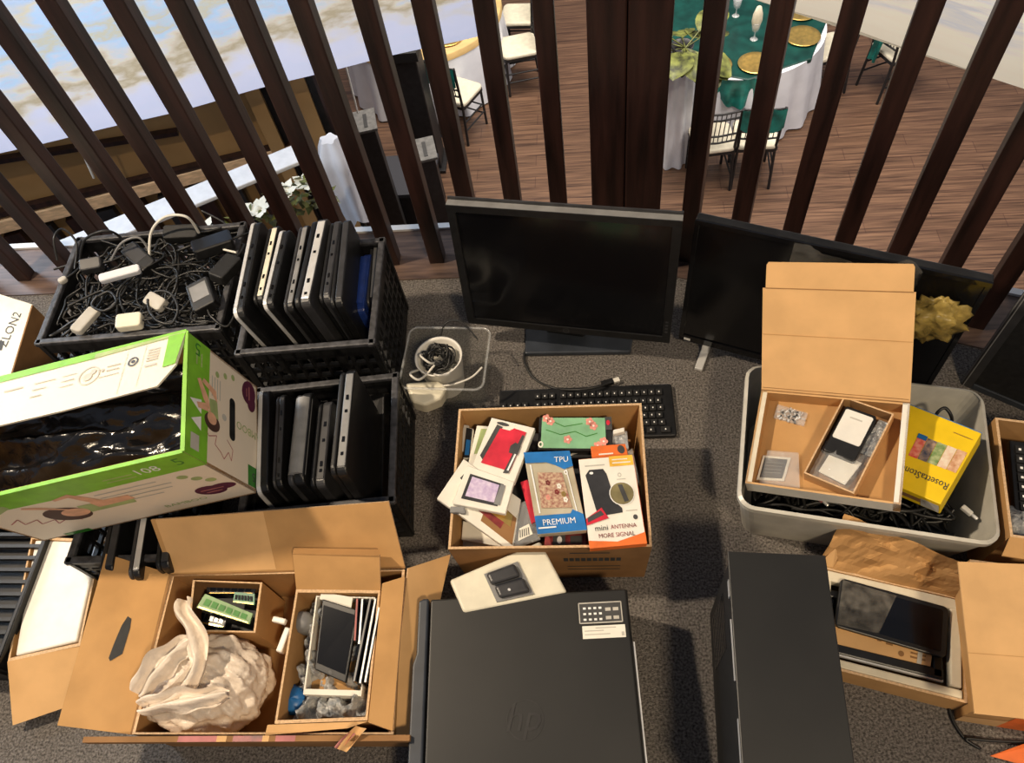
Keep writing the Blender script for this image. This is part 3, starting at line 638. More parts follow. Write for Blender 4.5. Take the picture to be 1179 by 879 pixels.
# ---------------------------------------------------------------- printed carton with a bin liner
gp, ge, gd = (-1.003,.708,.362), rad(7.96,-6.35,9.79), (.505,.250,.274)
GM = TR(gp) @ Matrix(); GM = Matrix.Translation(Vector(gp)) @ Euler(ge).to_matrix().to_4x4()
def gl(u, v, w): return GM @ Vector((u*gd[0], v*gd[1], w*gd[2]))
g = thing('printed_carton', 'green and white printed nappy carton tilted at left with a black bin liner inside', 'carton', tuple(gl(0,0,-.5)), ge)
BW, GN = K['boxwhite'], K['green']
mb = MB(BW); t_ = .005
a = .5
mb.slab([gl(-a,-a,-a), gl(a,-a,-a), gl(a,-a,a), gl(-a,-a,a)], t_, BW, K['kraft_in'])      # front
mb.slab([gl(a,-a,-a), gl(a,a,-a), gl(a,a,a), gl(a,-a,a)], t_, BW, K['kraft_dark'])          # right end
mb.slab([gl(a,a,-a), gl(-a,a,-a), gl(-a,a,a), gl(a,a,a)], t_, BW, K['kraft_in'])
mb.slab([gl(-a,a,-a), gl(-a,-a,-a), gl(-a,-a,a), gl(-a,a,a)], t_, BW, K['kraft_in'])
mb.slab([gl(-a,a,-a), gl(a,a,-a), gl(a,-a,-a), gl(-a,-a,-a)], t_, BW, K['kraft_in'])
# front print
F = face([gl(-a,-a,-a), gl(a,-a,-a), gl(a,-a,a), gl(-a,-a,a)])
mb.decal(F, [(0,.74),(.5,.70),(1,.72),(1,1),(0,1)], GN)
mb.dtext(F, '5', .935, .86, .085, .16, K['dgreen'], ang=0)
mb.dtext(F, '108', .80, .84, .07, .13, K['winki'])
for i in range(2): mb.drect(F, .62, .83-.05*i, .74, .845-.05*i, K['lgreen'], .0007)
for i, w in enumerate((.26,.3,.28,.22)): mb.drect(F, .50, .62-.07*i, .50+w, .635-.07*i, K['ginki'])
for i in range(3): mb.dell(F, .86+.035*i, .60-.075*i, .022, .035, K['lgreen'])
mb.dell(F, .87, .26, .062, .095, K['purple'], a=.1); mb.dell(F, .93, .29, .055, .06, K['purple'], .0007)
mb.drect(F, .83,.27,.93,.285, K['pinki'], .0009); mb.drect(F, .84,.22,.91,.235, K['pinki'], .0009)
mb.dtext(F, 'BAMBOO', .72, .14, .045, .07, K['lgreen'])
# lying figure
mb.dell(F, .30, .42, .085, .15, K['hair'], .0008, a=.1)
mb.dell(F, .335, .42, .055, .085, K['skin'], .001)
mb.decal(F, [(.36,.36),(.58,.36),(.60,.48),(.38,.52)], K['lgreen'], .0008)
mb.decal(F, [(.44,.42),(.60,.43),(.60,.52),(.44,.53)], K['skin'], .0011)
mb.decal(F, [(.45,.52),(.50,.52),(.44,.76),(.36,.72),(.36,.69),(.42,.70)], K['skin'], .0012)
mb.decal(F, [(.33,.50),(.36,.47),(.26,.66),(.22,.70),(.21,.68)], K['skin'], .0012)
mb.decal(F, [(0,.70),(.10,.66),(.19,.74),(.19,.80),(0,.82)], K['lgreen'], .0008); mb.decal(F, [(.02,.84),(.05,.92),(.09,.84)], K['winki'], .0009); mb.decal(F, [(.09,.86),(.12,.93),(.16,.86)], K['winki'], .0009)
mb.dline(F, [(.06,.45),(.12,.52),(.10,.40),(.17,.44),(.15,.34),(.22,.37),(.20,.28),(.26,.34),(.30,.26)], .006, K['pinki'], asp=.55)
mb.drect(F, .12,0,.24,.06, K['dgreen'])
# end print
F = face([gl(a,-a,-a), gl(a,a,-a), gl(a,a,a), gl(a,-a,a)])
mb.decal(F, [(0,.72),(1,.70),(1,1),(0,1)], GN)
mb.dtext(F, '5', .92, .86, .16, .17, K['dgreen'], ang=PI/2)
for i in range(2): mb.drect(F, .78-.1*i*0, .80+.06*i, .90, .815+.06*i, K['lgreen'], .0007)
mb.drect(F, .06,.82,.19,.92, K['ginki'], .0008); mb.decal(F, [(.24,.80),(.36,.80),(.30,.92)], K['winki'], .0008); mb.decal(F, [(.38,.80),(.50,.80),(.46,.94)], K['winki'], .0008)
mb.drect(F, .36,.35,.66,.43, K['black_matte'], .0010); mb.dell(F, .36,.39,.04,.04, K['black_matte'], .0010); mb.dell(F, .66,.39,.04,.04, K['black_matte'], .0010)
mb.dell(F, .87, .14, .12, .10, K['purple'], a=-.5); mb.dell(F, .78, .10, .08, .06, K['purple'], .0007, a=-.3)
mb.drect(F, .80,.13,.93,.145, K['pinki'], .0009); mb.drect(F, .82,.17,.90,.18, K['pinki'], .0009)
mb.dtext(F, 'BAMBOO', .50, .12, .10, .10, K['lgreen'], ang=PI/2)
mb.drect(F, .02,.0,.2,.16, K['dgreen']); mb.dtext(F, '5', .11,.08,.11,.12, K['ink'], .001, ang=PI/2)
for i in range(3): mb.dell(F, .82-.0*i+.04*i, .60-.11*i, .028, .025, K['lgreen'])
for i in range(4): mb.drect(F, .60, .66-.035*i, .78, .672-.035*i, K['ginki'])
mb.dell(F, .37,.66,.075,.10, K['hair'], .0008); mb.dell(F, .40,.665,.05,.06, K['skin'], .001)
mb.decal(F, [(.42,.58),(.58,.60),(.56,.70),(.43,.70)], K['lgreen'], .0009)
mb.decal(F, [(.44,.68),(.56,.72),(.68,.82),(.66,.86),(.52,.78)], K['skin'], .0012); mb.decal(F, [(.56,.60),(.66,.62),(.70,.78),(.66,.80),(.62,.68)], K['skin'], .0012); mb.decal(F, [(.44,.70),(.42,.84),(.46,.86),(.50,.74)], K['skin'], .0011)
mb.dline(F, [(.30,.76),(.24,.70),(.28,.60),(.20,.62),(.16,.54),(.12,.50),(.20,.44),(.14,.40),(.24,.38),(.30,.46)], .008, K['pinki'], asp=1.1)
mb.dell(F, .48,.50,.03,.03, K['ginki'])
for p0, p1 in ((gl(-a,-a,a),gl(a,-a,a)), (gl(a,-a,a),gl(a,a,a)), (gl(a,a,a),gl(-a,a,a))): mb.bar(p0, p1, .008, .003, GN)
part('carton_body', mb, g)
# back flap turned up and over
hl, hr = gl(-a,a,a), gl(a,a,a)
up = Vector((.015,-.128,.006)); 
cl, cr = hl+up*.94+(hr-hl)*.0, hr+up*.94-(hr-hl)*.07
cm1 = hr+up*.62-(hr-hl)*.012
mb = MB(K['boxflap'])
poly = [hl, hr, cm1, cr, hl.lerp(hr,.55)+up*.97, cl]
n = (hr-hl).cross(up).normalized()
if n.z < 0: n = -n
mb.add([p for p in poly]+[p-n*.004 for p in poly], [tuple(range(6)), tuple(range(11,5,-1))]+[(i,i+6,(i+1)%6+6,(i+1)%6) for i in range(6)])
F0 = lambda u, v, h=0: hl.lerp(hr, u)+up*v+n*(h+.0008)
mb.drect(F0, 0,0,.62,.10, GN); mb.decal(F0, [(.62,0),(1,0),(1,.05),(.62,.10)], K['lgreen']); mb.decal(F0, [(.93,.03),(.999,.03),(.986,.6),(.935,.62)], GN, .0008)
mb.dring(F0, .62,.42,.045,.17,.86, K['ginki']); mb.dell(F0, .615,.44,.02,.07, K['ginki']); mb.dell(F0, .635,.36,.012,.05, K['ginki'])
mb.dring(F0, .80,.36,.022,.085,.7, K['dgrey']); mb.dell(F0, .80,.36,.009,.03, K['dgrey'])
for i in range(5): mb.drect(F0, .855,.20+.05*i,.905,.225+.05*i, K['ginki'])
mb.drect(F0, .855,.49,.905,.53, K['ginki'])
mb.drect(F0, .69,.32,.745,.345, K['ginki']); mb.drect(F0, .69,.40,.745,.42, K['ginki']); mb.dell(F0, .675,.38,.007,.03, K['ginki']); mb.drect(F0,.665,.5,.75,.515,K['ginki'])
for i in range(3): mb.drect(F0, .50,.30+.1*i,.56,.315+.1*i, K['ginki'])
mb.drect(F0, .38,.3,.47,.32, K['ginki']); mb.drect(F0, .38,.42,.44,.44, K['ginki']); mb.drect(F0, .38,.55,.43,.57, K['ginki']); mb.drect(F0, .25,.3,.33,.33, K['ginki'])
mb.drect(F0, .765,.08,.767,.9, K['ginki']); mb.drect(F0, .84,.08,.842,.85, K['ginki'])
part('flap', mb, g)
# bin liner inside the carton
mb = MB(K['trash'])
def tr_(u, v):
    x, y = (u-.5)*.975, (v-.5)*.965
    e = min(1, 6*min(u,1-u,v,1-v)); n1 = abs(fn((u*1.3+.4*v,v*2.4,0), 1.3)); n2 = abs(fn((u*2.2+9,v*6,3), 1.5))
    z = .26+.18*math.sin(PI*v)*math.sin(PI*u)**.5-.24*n1*e-.05*n2*e+.03*abs(math.sin(v*9+u*4))
    return gl(x, y, min(z, .46)-(1-e)*.12)
mb.grid(tr_, 70, 40)
o = solo('bin_liner', mb, 'crumpled shiny black bin liner stuffed in the printed carton', 'bag')

# cream router carton at the left edge
rt = thing('router_carton', 'cream product carton with black lettering cut by the left edge of the photo', 'carton', (-1.63,1.13,0))
q0, q1 = Vector((-1.4813, 1.1998, 0.2200)), Vector((-1.4463, 0.9802, 0.2200)); q2 = q1+Vector((-.28,-.04,.0)); q3 = q0+Vector((-.28,.10,0))
mb = MB(K['cream']); top = [q1, q0, q3, q2]
mb.slab(top, .004)
for a_, b_ in ((q1,q0),(q0,q3),(q3,q2),(q2,q1)):
    mb.slab([Vector((b_.x,b_.y,0)), Vector((a_.x,a_.y,0)), a_, b_], .004, K['kraft_dark'] if a_ in (q1,) else K['cream'])
part('carton_body', mb, rt)
F = face([q2,q1,q0,q3]); mb = MB(K['ink']); mb.dtext(F, 'ZLON2', .86, .62, .13, .15, K['ink'], ang=PI/2-.12)
mb.dring(F, .66, .26, .12, .15, .8, K['dgrey']); mb.dell(F, .66,.26,.06,.08, K['dgrey']); mb.drect(F, .78,.34,.84,.46, K['ink']); part('print', mb, rt)

# ---------------------------------------------------------------- monitor on its stand
mt = thing('monitor', 'black flat monitor on its stand in the middle of the carpet before the post', 'monitor', (-.06,1.18,0))
bl, br = Vector((-0.3360, 1.2004, 0.0850)), Vector((0.1726, 1.1175, 0.0850)); ux = (br-bl).normalized(); ny = Vector((ux.y,-ux.x,0))     # ny points to the viewer
tl = .10; upv = (Vector((0,0,1))*math.cos(tl)-ny*math.sin(tl)).normalized(); fnv = ux.cross(upv)
Wm, Hm = (br-bl).length, .385
def mq(u, v, o=0.): return bl+ux*u*Wm+upv*v*Hm+fnv*o
mb = MB(K['black_plastic']); mb.slab([mq(0,0), mq(1,0), mq(1,1), mq(0,1)], .018); mb.slab([mq(.06,.08,-.018), mq(.94,.08,-.018), mq(.94,.93,-.018), mq(.06,.93,-.018)], .03)
part('housing', mb, mt, bevel=.003)
mb = MB(K['black_plastic'])
for a_, b_ in (((0,0),(1,.055)), ((0,.955),(1,1)), ((0,.055),(.038,.955)), ((.962,.055),(1,.955))):
    mb.slab([mq(a_[0],a_[1],.005), mq(b_[0],a_[1],.005), mq(b_[0],b_[1],.005), mq(a_[0],b_[1],.005)], .006)
bz = part('bezel', mb, mt, bevel=.0015)
mb = MB(K['dgrey']); mb.slab([mq(0,1,-.014), mq(1,1,-.014), mq(1,1.02,-.014), mq(0,1.02,-.014)], .004); mb.slab([mq(0,1.002,.004), mq(1,1.002,.004), mq(1,1.002,-.016), mq(0,1.002,-.016)], .003, K['grey']); part('top_edge', mb, mt)
mb = MB(K['screen']); mb.slab([mq(.036,.05,.001), mq(.964,.05,.001), mq(.964,.96,.001), mq(.036,.96,.001)], .002); part('screen', mb, mt)
F = face([mq(0,0,.0055), mq(1,0,.0055), mq(1,1,.0055), mq(0,1,.0055)])
mb = MB(K['grey']); mb.dring(F, .5,.028,.016,.022,.75, K['dgrey']); mb.dtext(F, 'DELL', .5,.028,.014,.02, K['dgrey'])
for i in range(4): mb.drect(F, .972,.10+.03*i,.985,.115+.03*i, K['dgrey'])
part('front_marks', mb, bz)
mb = MB(K['bezel_blue']); a_ = [Vector(p) for p in ((-0.1944, 1.1443, 0.0000), (0.0797, 1.1405, 0.0000), (0.0944, 1.2211, 0.0000), (-0.1955, 1.2502, 0.0000))]
mb.prism([(p.x,p.y) for p in a_], 0, .016); sb0 = part('stand_base', mb, mt, bevel=.004)
mb = MB(K['black_plastic']); c = (bl+br)/2; mb.bar((c.x-.005,c.y+.055,.016), Vector((c.x,c.y,.22))-fnv*.04, .10, .03, up=ny); part('stand_neck', mb, sb0, bevel=.004)

# usb lead
mb = MB(K['wire_black']); mb.tube(spline([(-0.1924, 1.1708, 0.0060), (-0.1955, 1.1263, 0.0060), (-0.1690, 1.0713, 0.0060), (-0.1171, 1.0408, 0.0060), (-0.0568, 1.0189, 0.0300), (-0.0027, 1.0276, 0.0300), (0.0302, 1.0511, 0.0120)], 8), .0032)
ul = thing('usb_lead', 'thin black usb lead with a pale plug lying between monitor and keyboard', 'cable', (-0.1133, 1.0630, 0.0000)); part('lead', mb, ul)
mb = MB(K['black_plastic']); mb.bar((0.0039, 1.0441, 0.0120), (0.0324, 1.0537, 0.0120), .014, .010); mb.bar((0.0324, 1.0537, 0.0120), (0.0478, 1.0585, 0.0120), .012, .006, K['wire_white']); part('plug', mb, ul)

# keyboard, upside down to the viewer
kb = thing('keyboard', 'black full-size keyboard lying on the carpet behind the phone case box', 'keyboard', (-.038,.963,0), rad(0,0,1.2)); M = mw(kb)
mb = MB(K['black_plastic']); mb.M = M; mb.prism(rrect(.432,.148,.008), 0, .014); part('body', mb, kb, bevel=.003)
km = MB(K['black_matte']); km.M = M; lg = MB(K['winki']); lg.M = M
rng = random.Random(3)
def key(x, y, w_, d_):
    km.prism([(x-w_/2,y-d_/2),(x+w_/2,y-d_/2),(x+w_/2,y+d_/2),(x-w_/2,y+d_/2)], .014, .0205)
    lg.add([(x-.0016, y-.003, .0208), (x+.0012,y-.003,.0208),(x+.0012,y+.001,.0208),(x-.0016,y+.001,.0208)], [(0,1,2,3)])
pt = .0182
for r in range(6):
    y = -.058+r*.0205+(.004 if r == 5 else 0)
    if r == 0:
        for x, w_ in ((-.005,.022),(.018,.022),(.075,.088),(.13,.022),(.155,.022),(.19,.026)): key(x, y, w_-.003, .016)
    else:
        for k in range(14): key(-.058+pt*k+(r % 2)*.004, y, .0155, .016)
    for k in range(3): key(-.082-pt*k, y, .0155, .016)
    if r < 5:
        for k in range(4): key(-.150-pt*k, y, .0155, .016)
ks = part('keys', km, kb, bevel=.0012, seg=1); part('legends', lg, ks)

# clear bin with a round white tub of cables
bn = thing('clear_bin', 'small clear plastic bin standing left of the keyboard', 'bin', (-.38,1.065,0), rad(0,0,-3)); M = mw(bn)
mb = MB(K['clear_bin']); mb.M = M
def tap(w0, d0, w1, d1, h, t, m, mbx, r=.02, bottom=True):
    o0, o1, i1, i0 = rrect(w0,d0,r), rrect(w1,d1,r), rrect(w1-2*t,d1-2*t,r*.9), rrect(w0-2*t,d0-2*t,r*.9)
    n = len(o0); vs = [(*p,0) for p in o0]+[(*p,h) for p in o1]+[(*p,h) for p in i1]+[(*p,t) for p in i0]
    fs = [tuple(range(n))[::-1], tuple(3*n+i for i in range(n))]
    for k in range(3): fs += [(k*n+i, k*n+(i+1)%n, (k+1)*n+(i+1)%n, (k+1)*n+i) for i in range(n)]
    mbx.add(vs, fs, m)
tap(.19,.165,.205,.18,.12,.003, K['clear_bin'], mb, .02); part('body', mb, bn)
mb = MB(K['clear']); mb.M = M; o1 = rrect(.209,.184,.022); mb.tube([(*p,.12) for p in o1], .003, 6, closed=True); part('rim', mb, bn)
tu = thing('tub', 'round white tub filled with black cables inside the clear bin', 'tub', (-.395,1.062,.004))
mb = MB(K['white']); mb.lathe([(.045,.0), (.058,.125), (.060,.128), (.056,.128), (.053,.122), (.042,.01), (.001,.008)], 36, c=(-.395,1.062,.004)); part('body', mb, tu)
mb = MB(K['wire_black']); rng = random.Random(8)
for k in range(20):
    pts = []
    a = rng.uniform(0,6.28)
    for i in range(7):
        a += rng.uniform(.5,1.3); r = rng.uniform(.012,.043); pts.append((-.395+r*math.cos(a), 1.062+r*math.sin(a), .105+rng.uniform(0,.035)))
    mb.tube(spline(pts, 5), .0024, 5, K['wire_black'])
solo('tub_cables', mb, 'tangle of thin black cables inside the round white tub', 'cables', kind='stuff')
for i, q in enumerate(([(-.445,1.03,.12),(-.455,1.0,.15),(-.435,.985,.145),(-.42,1.01,.13),(-.40,1.03,.14)], [(-.43,1.075,.12),(-.435,1.05,.155),(-.41,1.03,.15),(-.40,1.05,.12)], [(-.40,1.01,.13),(-.385,.99,.155),(-.365,1.0,.14),(-.36,1.03,.12)])):
    mb = MB(K['wire_white']); mb.tube(spline(q, 8), .003); solo('white_cable', mb, ('white cord loop hanging over the left lip of the tub', 'white cord standing up at the back left in the tub', 'white cord curling at the front lip of the tub')[i], 'cable', 'white cords in the tub')
ad = thing('white_charger', 'pale cream charger block wedged in front of the white tub in the clear bin', 'charger', (-.43,.985,.05), rad(10,6,8)); M = mw(ad)
mb = MB(K['cream']); mb.M = M; mb.prism([(-.05,.03),(-.035,-.022),(-.005,-.036),(.035,-.022),(.055,.008),(.03,.028)], .0, .055); part('body', mb, ad, bevel=.008, seg=3)
mb = MB(K['wire_white']); mb.tube(spline([(-.385,.995,.10),(-.35,.99,.115),(-.31,1.005,.12),(-.285,1.03,.125)], 8), .0026); part('cord', mb, ad)
mb = MB(K['wire_black']); mb.tube(spline([(-.40,1.12,.12),(-.38,1.15,.15),(-.34,1.15,.15),(-.30,1.11,.13)], 8), .0024); solo('black_cable', mb, 'thin black cord arching over the back of the clear bin', 'cable')

# ---------------------------------------------------------------- box of phone cases
def carton(t, M, w, d, h, th, out, ins, top=K['kedge'], taper=0.):
    def Q(x, y, z): return M @ Vector((x*(1-taper*(h-z)/h), y*(1-taper*(h-z)/h), z))
    mb = MB(out)
    x, y = w/2, d/2
    for (a_, b_) in (((-x,-y),(x,-y)), ((x,-y),(x,y)), ((x,y),(-x,y)), ((-x,y),(-x,-y))):
        ia, ib = [(math.copysign(abs(p[0])-th, p[0]), math.copysign(abs(p[1])-th, p[1])) for p in (a_, b_)]
        mb.add([Q(*a_,0),Q(*b_,0),Q(*b_,h),Q(*a_,h)], [(0,1,2,3)], out)
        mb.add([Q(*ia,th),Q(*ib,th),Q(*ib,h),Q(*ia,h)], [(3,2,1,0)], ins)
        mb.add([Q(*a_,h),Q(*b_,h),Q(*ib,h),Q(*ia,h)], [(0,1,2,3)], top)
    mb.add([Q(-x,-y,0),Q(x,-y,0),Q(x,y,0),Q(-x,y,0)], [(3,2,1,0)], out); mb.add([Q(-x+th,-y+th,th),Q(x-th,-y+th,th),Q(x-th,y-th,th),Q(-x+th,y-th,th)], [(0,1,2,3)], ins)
    return mb, Q
bd = thing('cardboard_box', 'open brown cardboard box crammed with phone case packages in the centre', 'box', (-.112,.707,0), rad(0,0,.8)); M = mw(bd)
mb, Q = carton(bd, M, .405, .328, .20, .005, K['kraft_dark'], K['kraft'], taper=.04)
F = face([Q(-.2025,-.164,0), Q(.2025,-.164,0), Q(.2025,-.164,.2), Q(-.2025,-.164,.2)])
[mb.drect(F, .565+.03*i, .58, .588+.03*i, .68, K['ink']) for i in range(10)]; mb.drect(F, .60,.82,.80,.845, K['ink'])
for i in range(2): mb.drect(F, .58,.40-.1*i,.86,.42-.1*i, K['ink'])
part('carton_body', mb, bd)
gP = 'phone case packages in the centre box'
def pack(name, label, q, t, m, side=None, cat='package', group=gP):
    q = planar(q); c = sum(q, Vector())/4
    th = thing(name, label, cat, (c.x, c.y, min(p.z for p in q)-t), (0,0,0), group)
    mb = MB(m); mb.slab(q, t, m, side); part('card', mb, th, bevel=.0012, seg=1)
    return th, face(q)
def deco(th, name='print'):
    mb = MB(K['ink']); mb._t = th; mb._n = name; return mb
def done(mb): part(mb._n, mb, mb._t)
# back right: green floral case
th, F = pack('case_package', 'clear pack with a mint green pink-flowered phone case at the back of the box', [(-0.1382, 0.7706, 0.1850), (0.0238, 0.7660, 0.1850), (0.0224, 0.8474, 0.1850), (-0.1362, 0.8508, 0.1850)], .016, K['black_matte'])
mb = deco(th, 'floral_case'); MG = mat('mint', (.22,.46,.26), .5, var=.08); PK = mat('pink_flower', (.75,.30,.24), .6, var=.1)
mb.drect(F, .04,.04,.91,.98, MG, .002)
for u, v in ((.16,.86),(.40,.30),(.75,.72),(.88,.25),(.80,.12),(.10,.95),(.70,.85)):
    for k in range(5): mb.dell(F, u+.035*math.cos(k*1.26), v+.08*math.sin(k*1.26), .024,.055, PK, .0028)
    mb.dell(F, u, v, .015,.03, K['paper'], .0032)
mb.dline(F, [(.1,.6),(.3,.45),(.5,.55),(.65,.4),(.8,.5)], .012, K['dgreen'], .0024, asp=.45); mb.dline(F, [(.2,.85),(.35,.7),(.6,.8)], .012, K['dgreen'], .0024, asp=.45)
mb.drect(F, .91,.6,1,1, K['ink'], .003); mb.dell(F, .95,.82,.025,.08, K['red'], .0036); mb.dring(F, .04,.14,.035,.10,.5, K['paper'], .0032); done(mb)
# dark strip below it
th, F = pack('case_package', 'black card package edge beneath the mint green floral case', [(-0.1529, 0.7600, 0.1650), (-0.0061, 0.7601, 0.1650), (-0.0055, 0.7918, 0.1650), (-0.1538, 0.7943, 0.1650)], .02, K['black_matte'])
mb = deco(th); mb.decal(F, [(.55,.1),(.85,.6),(.9,.8),(.6,.35)], K['ginki']); done(mb)
# white pack with a green card
th, F = pack('case_package', 'white edged pack with a green insert at the back left of the box', [(-0.2952, 0.7237, 0.1700), (-0.2376, 0.7095, 0.1680), (-0.2207, 0.8355, 0.1720), (-0.2780, 0.8411, 0.1720)], .012, K['paper'])
mb = deco(th); mb.decal(F, [(.15,.4),(.85,.5),(.8,.95),(.2,.93)], K['lgreen'], .001); mb.decal(F, [(.3,.45),(.85,.5),(.82,.7),(.4,.62)], K['ink'], .0014); done(mb)
# upright dark packs at the left wall
th, F = pack('case_package', 'narrow dark blue pack standing against the left wall of the box', [(-0.3048, 0.7622, 0.1650), (-0.2892, 0.7619, 0.1650), (-0.2857, 0.8335, 0.1700), (-0.3019, 0.8382, 0.1700)], .03, K['black_matte'], K['paper']); mb = deco(th); mb.drect(F,.2,.1,.8,.6,K['blue'],.001); done(mb)
th, F = pack('case_package', 'pale grey pack edge at the back left corner of the box', [(-0.3170, 0.7822, 0.1600), (-0.3032, 0.7820, 0.1600), (-0.2967, 0.8438, 0.1680), (-0.3088, 0.8463, 0.1680)], .03, K['ginki'])
# big white clamshell slanting out of the box on the left
th, F = pack('case_package', 'large white blank clamshell sticking out over the left rim of the box', [(-0.3422, 0.6447, 0.2150), (-0.1858, 0.5454, 0.1650), (-0.1700, 0.6549, 0.1850), (-0.2925, 0.7344, 0.2150)], .014, K['paper'])
mb = deco(th, 'hang_slot'); mb.decal(F, [(.10,.62),(.16,.60),(.19,.82),(.13,.84)], K['ink'], .001); mb.decal(F, [(.55,.15),(.98,.12),(.98,.62),(.55,.70)], K['kraft_dark'], .0012); mb.decal(F, [(.42,.30),(.80,.25),(.85,.52),(.45,.60)], K['dred'], .0016); mb.decal(F, [(.62,.40),(.92,.40),(.92,.62),(.65,.64)], K['gold'], .002); done(mb)
th, F = pack('case_package', 'colourful red and green printed pack under the purple case', [(-0.2633, 0.6099, 0.1780), (-0.1833, 0.5893, 0.1720), (-0.1741, 0.6552, 0.1800), (-0.2518, 0.6733, 0.1850)], .01, K['dred'])
mb = deco(th); mb.dell(F, .75,.62,.18,.25, K['gold'], .001); mb.dell(F, .75,.62,.08,.12, K['dred'], .0014); mb.decal(F, [(.45,.05),(1,.0),(1,.45),(.6,.4)], K['dgreen'], .001); mb.dline(F, [(.05,.2),(.3,.35),(.5,.25)], .04, K['red'], .0014); done(mb)
# red case
th, F = pack('case_package', 'white window pack with a bright red phone case', [(-0.2792, 0.7105, 0.2050), (-0.1835, 0.6833, 0.2050), (-0.1432, 0.8133, 0.2050), (-0.2401, 0.8415, 0.2050)], .016, K['paper'])
mb = deco(th, 'red_case'); mb.decal(F, [(.08,.30),(.20,.22),(.32,.88),(.18,.90)], K['ink'], .001); mb.decal(F, [(.16,.18),(.83,.16),(.86,.88),(.58,.90),(.50,.84),(.28,.84)], K['red'], .002)
mb.decal(F, [(.66,.46),(.86,.45),(.86,.62),(.72,.66),(.64,.58)], K['ink'], .003); mb.decal(F, [(.70,.10),(.82,.12),(.86,.80),(.80,.82)], K['ink'], .0026); mb.dline(F, [(.78,.16),(.81,.46)], .04, K['winki'], .0034); mb.dell(F, .30,.93,.14,.03, K['ink'], .0012); done(mb)
# purple tablet case
th, F = pack('case_package', 'white pack with a lilac marbled case lying on top at the left', [(-0.3082, 0.6328, 0.2150), (-0.1979, 0.6115, 0.2100), (-0.1827, 0.6820, 0.2120), (-0.2835, 0.7189, 0.2170)], .012, K['paper'])
LI = mat('lilac', (.50,.38,.62), .4, scale=90, col2=(.75,.66,.82)); mb = deco(th, 'lilac_case'); mb.drect(F, .12,.16,.82,.82, K['dgrey'], .001); mb.drect(F, .18,.24,.74,.76, LI, .002); mb.decal(F, [(.74,.20),(.86,.20),(.86,.8),(.76,.8)], K['grey'], .0016); done(mb)
# stacked white packs low left
for i, (q, l) in enumerate((([(-0.3026, 0.5906, 0.1200), (-0.1955, 0.5714, 0.1200), (-0.1919, 0.6002, 0.1300), (-0.3003, 0.6299, 0.1300)], 'upper of the white blank packs below the lilac case'), ([(-0.3051, 0.5825, 0.0900), (-0.2046, 0.5749, 0.0900), (-0.1989, 0.5983, 0.1000), (-0.3024, 0.6182, 0.1000)], 'lower of the white blank packs at the front left corner'))):
    pack('case_package', l, q, .02, K['paper'])
# loose black clip beside the lilac case
mb = MB(K['grey']); mb.box((-0.2992, 0.6239, 0.2000), (.03,.014,.012)); mb.box((-0.2878, 0.6204, 0.1900), (.012,.01,.03)); solo('clip', mb, 'small grey plastic clip at the left rim under the lilac case', 'clip', bevel=.002)
# narrow red pack
th, F = pack('case_package', 'narrow bright red pack between the lilac and the blue banded packs', [(-0.1472, 0.6019, 0.1780), (-0.1331, 0.6094, 0.1780), (-0.1568, 0.7006, 0.1850), (-0.1732, 0.6947, 0.1850)], .02, K['red'], K['dred'])
th, F = pack('case_package', 'clear pouch with a small printed label at the front centre of the box', [(-0.1815, 0.5546, 0.1750), (-0.1290, 0.5731, 0.1750), (-0.1486, 0.6570, 0.1800), (-0.1811, 0.6474, 0.1800)], .012, K['clear'])
mb = deco(th, 'label'); mb.decal(F, [(.15,.1),(.75,.15),(.65,.42),(.2,.38)], K['paper'], .001)
for i in range(5): mb.drect(F, .22+.09*i,.16,.26+.09*i,.34, K['ink'], .0016)
done(mb)
# premium pack
q = [(-0.1311, 0.5659, 0.2120), (-0.0330, 0.5749, 0.2120), (-0.0677, 0.7533, 0.2080), (-0.1655, 0.7507, 0.2080)]
th, F = pack('case_package', 'clear pack with blue bands top and bottom and a floral case', q, .014, mat('clear_case', (.42,.36,.24), .15, col2=(.58,.53,.40), scale=12, spec=.9))
mb = deco(th, 'blue_band'); mb.decal(F, [(0,0),(1,0),(1,.19),(.80,.255),(.74,.21),(0,.21)], K['blue'], .003); mb.dtext(F, 'PREMIUM', .48, .12, .165, .10, K['winki'], .004); mb.drect(F, .04,.055,.40,.072, K['winki'], .004); done(mb)
mb = deco(th, 'blue_band'); mb.decal(F, [(0,.86),(.45,.86),(.62,.82),(.80,.76),(1,.80),(1,1),(0,1)], K['blue'], .003)
mb.dtext(F, 'TPU', .78,.885,.17,.10, K['winki'], .004, shear=.15); mb.dring(F, .82,.72,.04,.03,.5, K['winki'], .003); done(mb)
mb = deco(th, 'floral_case'); RF = mat('red_floral', (.30,.10,.08), .4, scale=160, col2=(.62,.48,.32)); mb.decal(F, [(.17,.30),(.80,.28),(.74,.72),(.22,.74)], RF, .002)
for u, v, m_ in ((.62,.55,K['paper']),(.68,.45,K['gold']),(.55,.48,K['dred']),(.4,.6,K['dred']),(.35,.42,PK),(.7,.38,K['paper'])):
    for k in range(5): mb.dell(F, u+.03*math.cos(k*1.26), v+.022*math.sin(k*1.26), .02,.015, m_, .003)
mb.dline(F, [(.12,.24),(.10,.84)], .03, K['winki'], .002); mb.dline(F, [(.88,.22),(.84,.76)], .02, K['winki'], .002); done(mb)
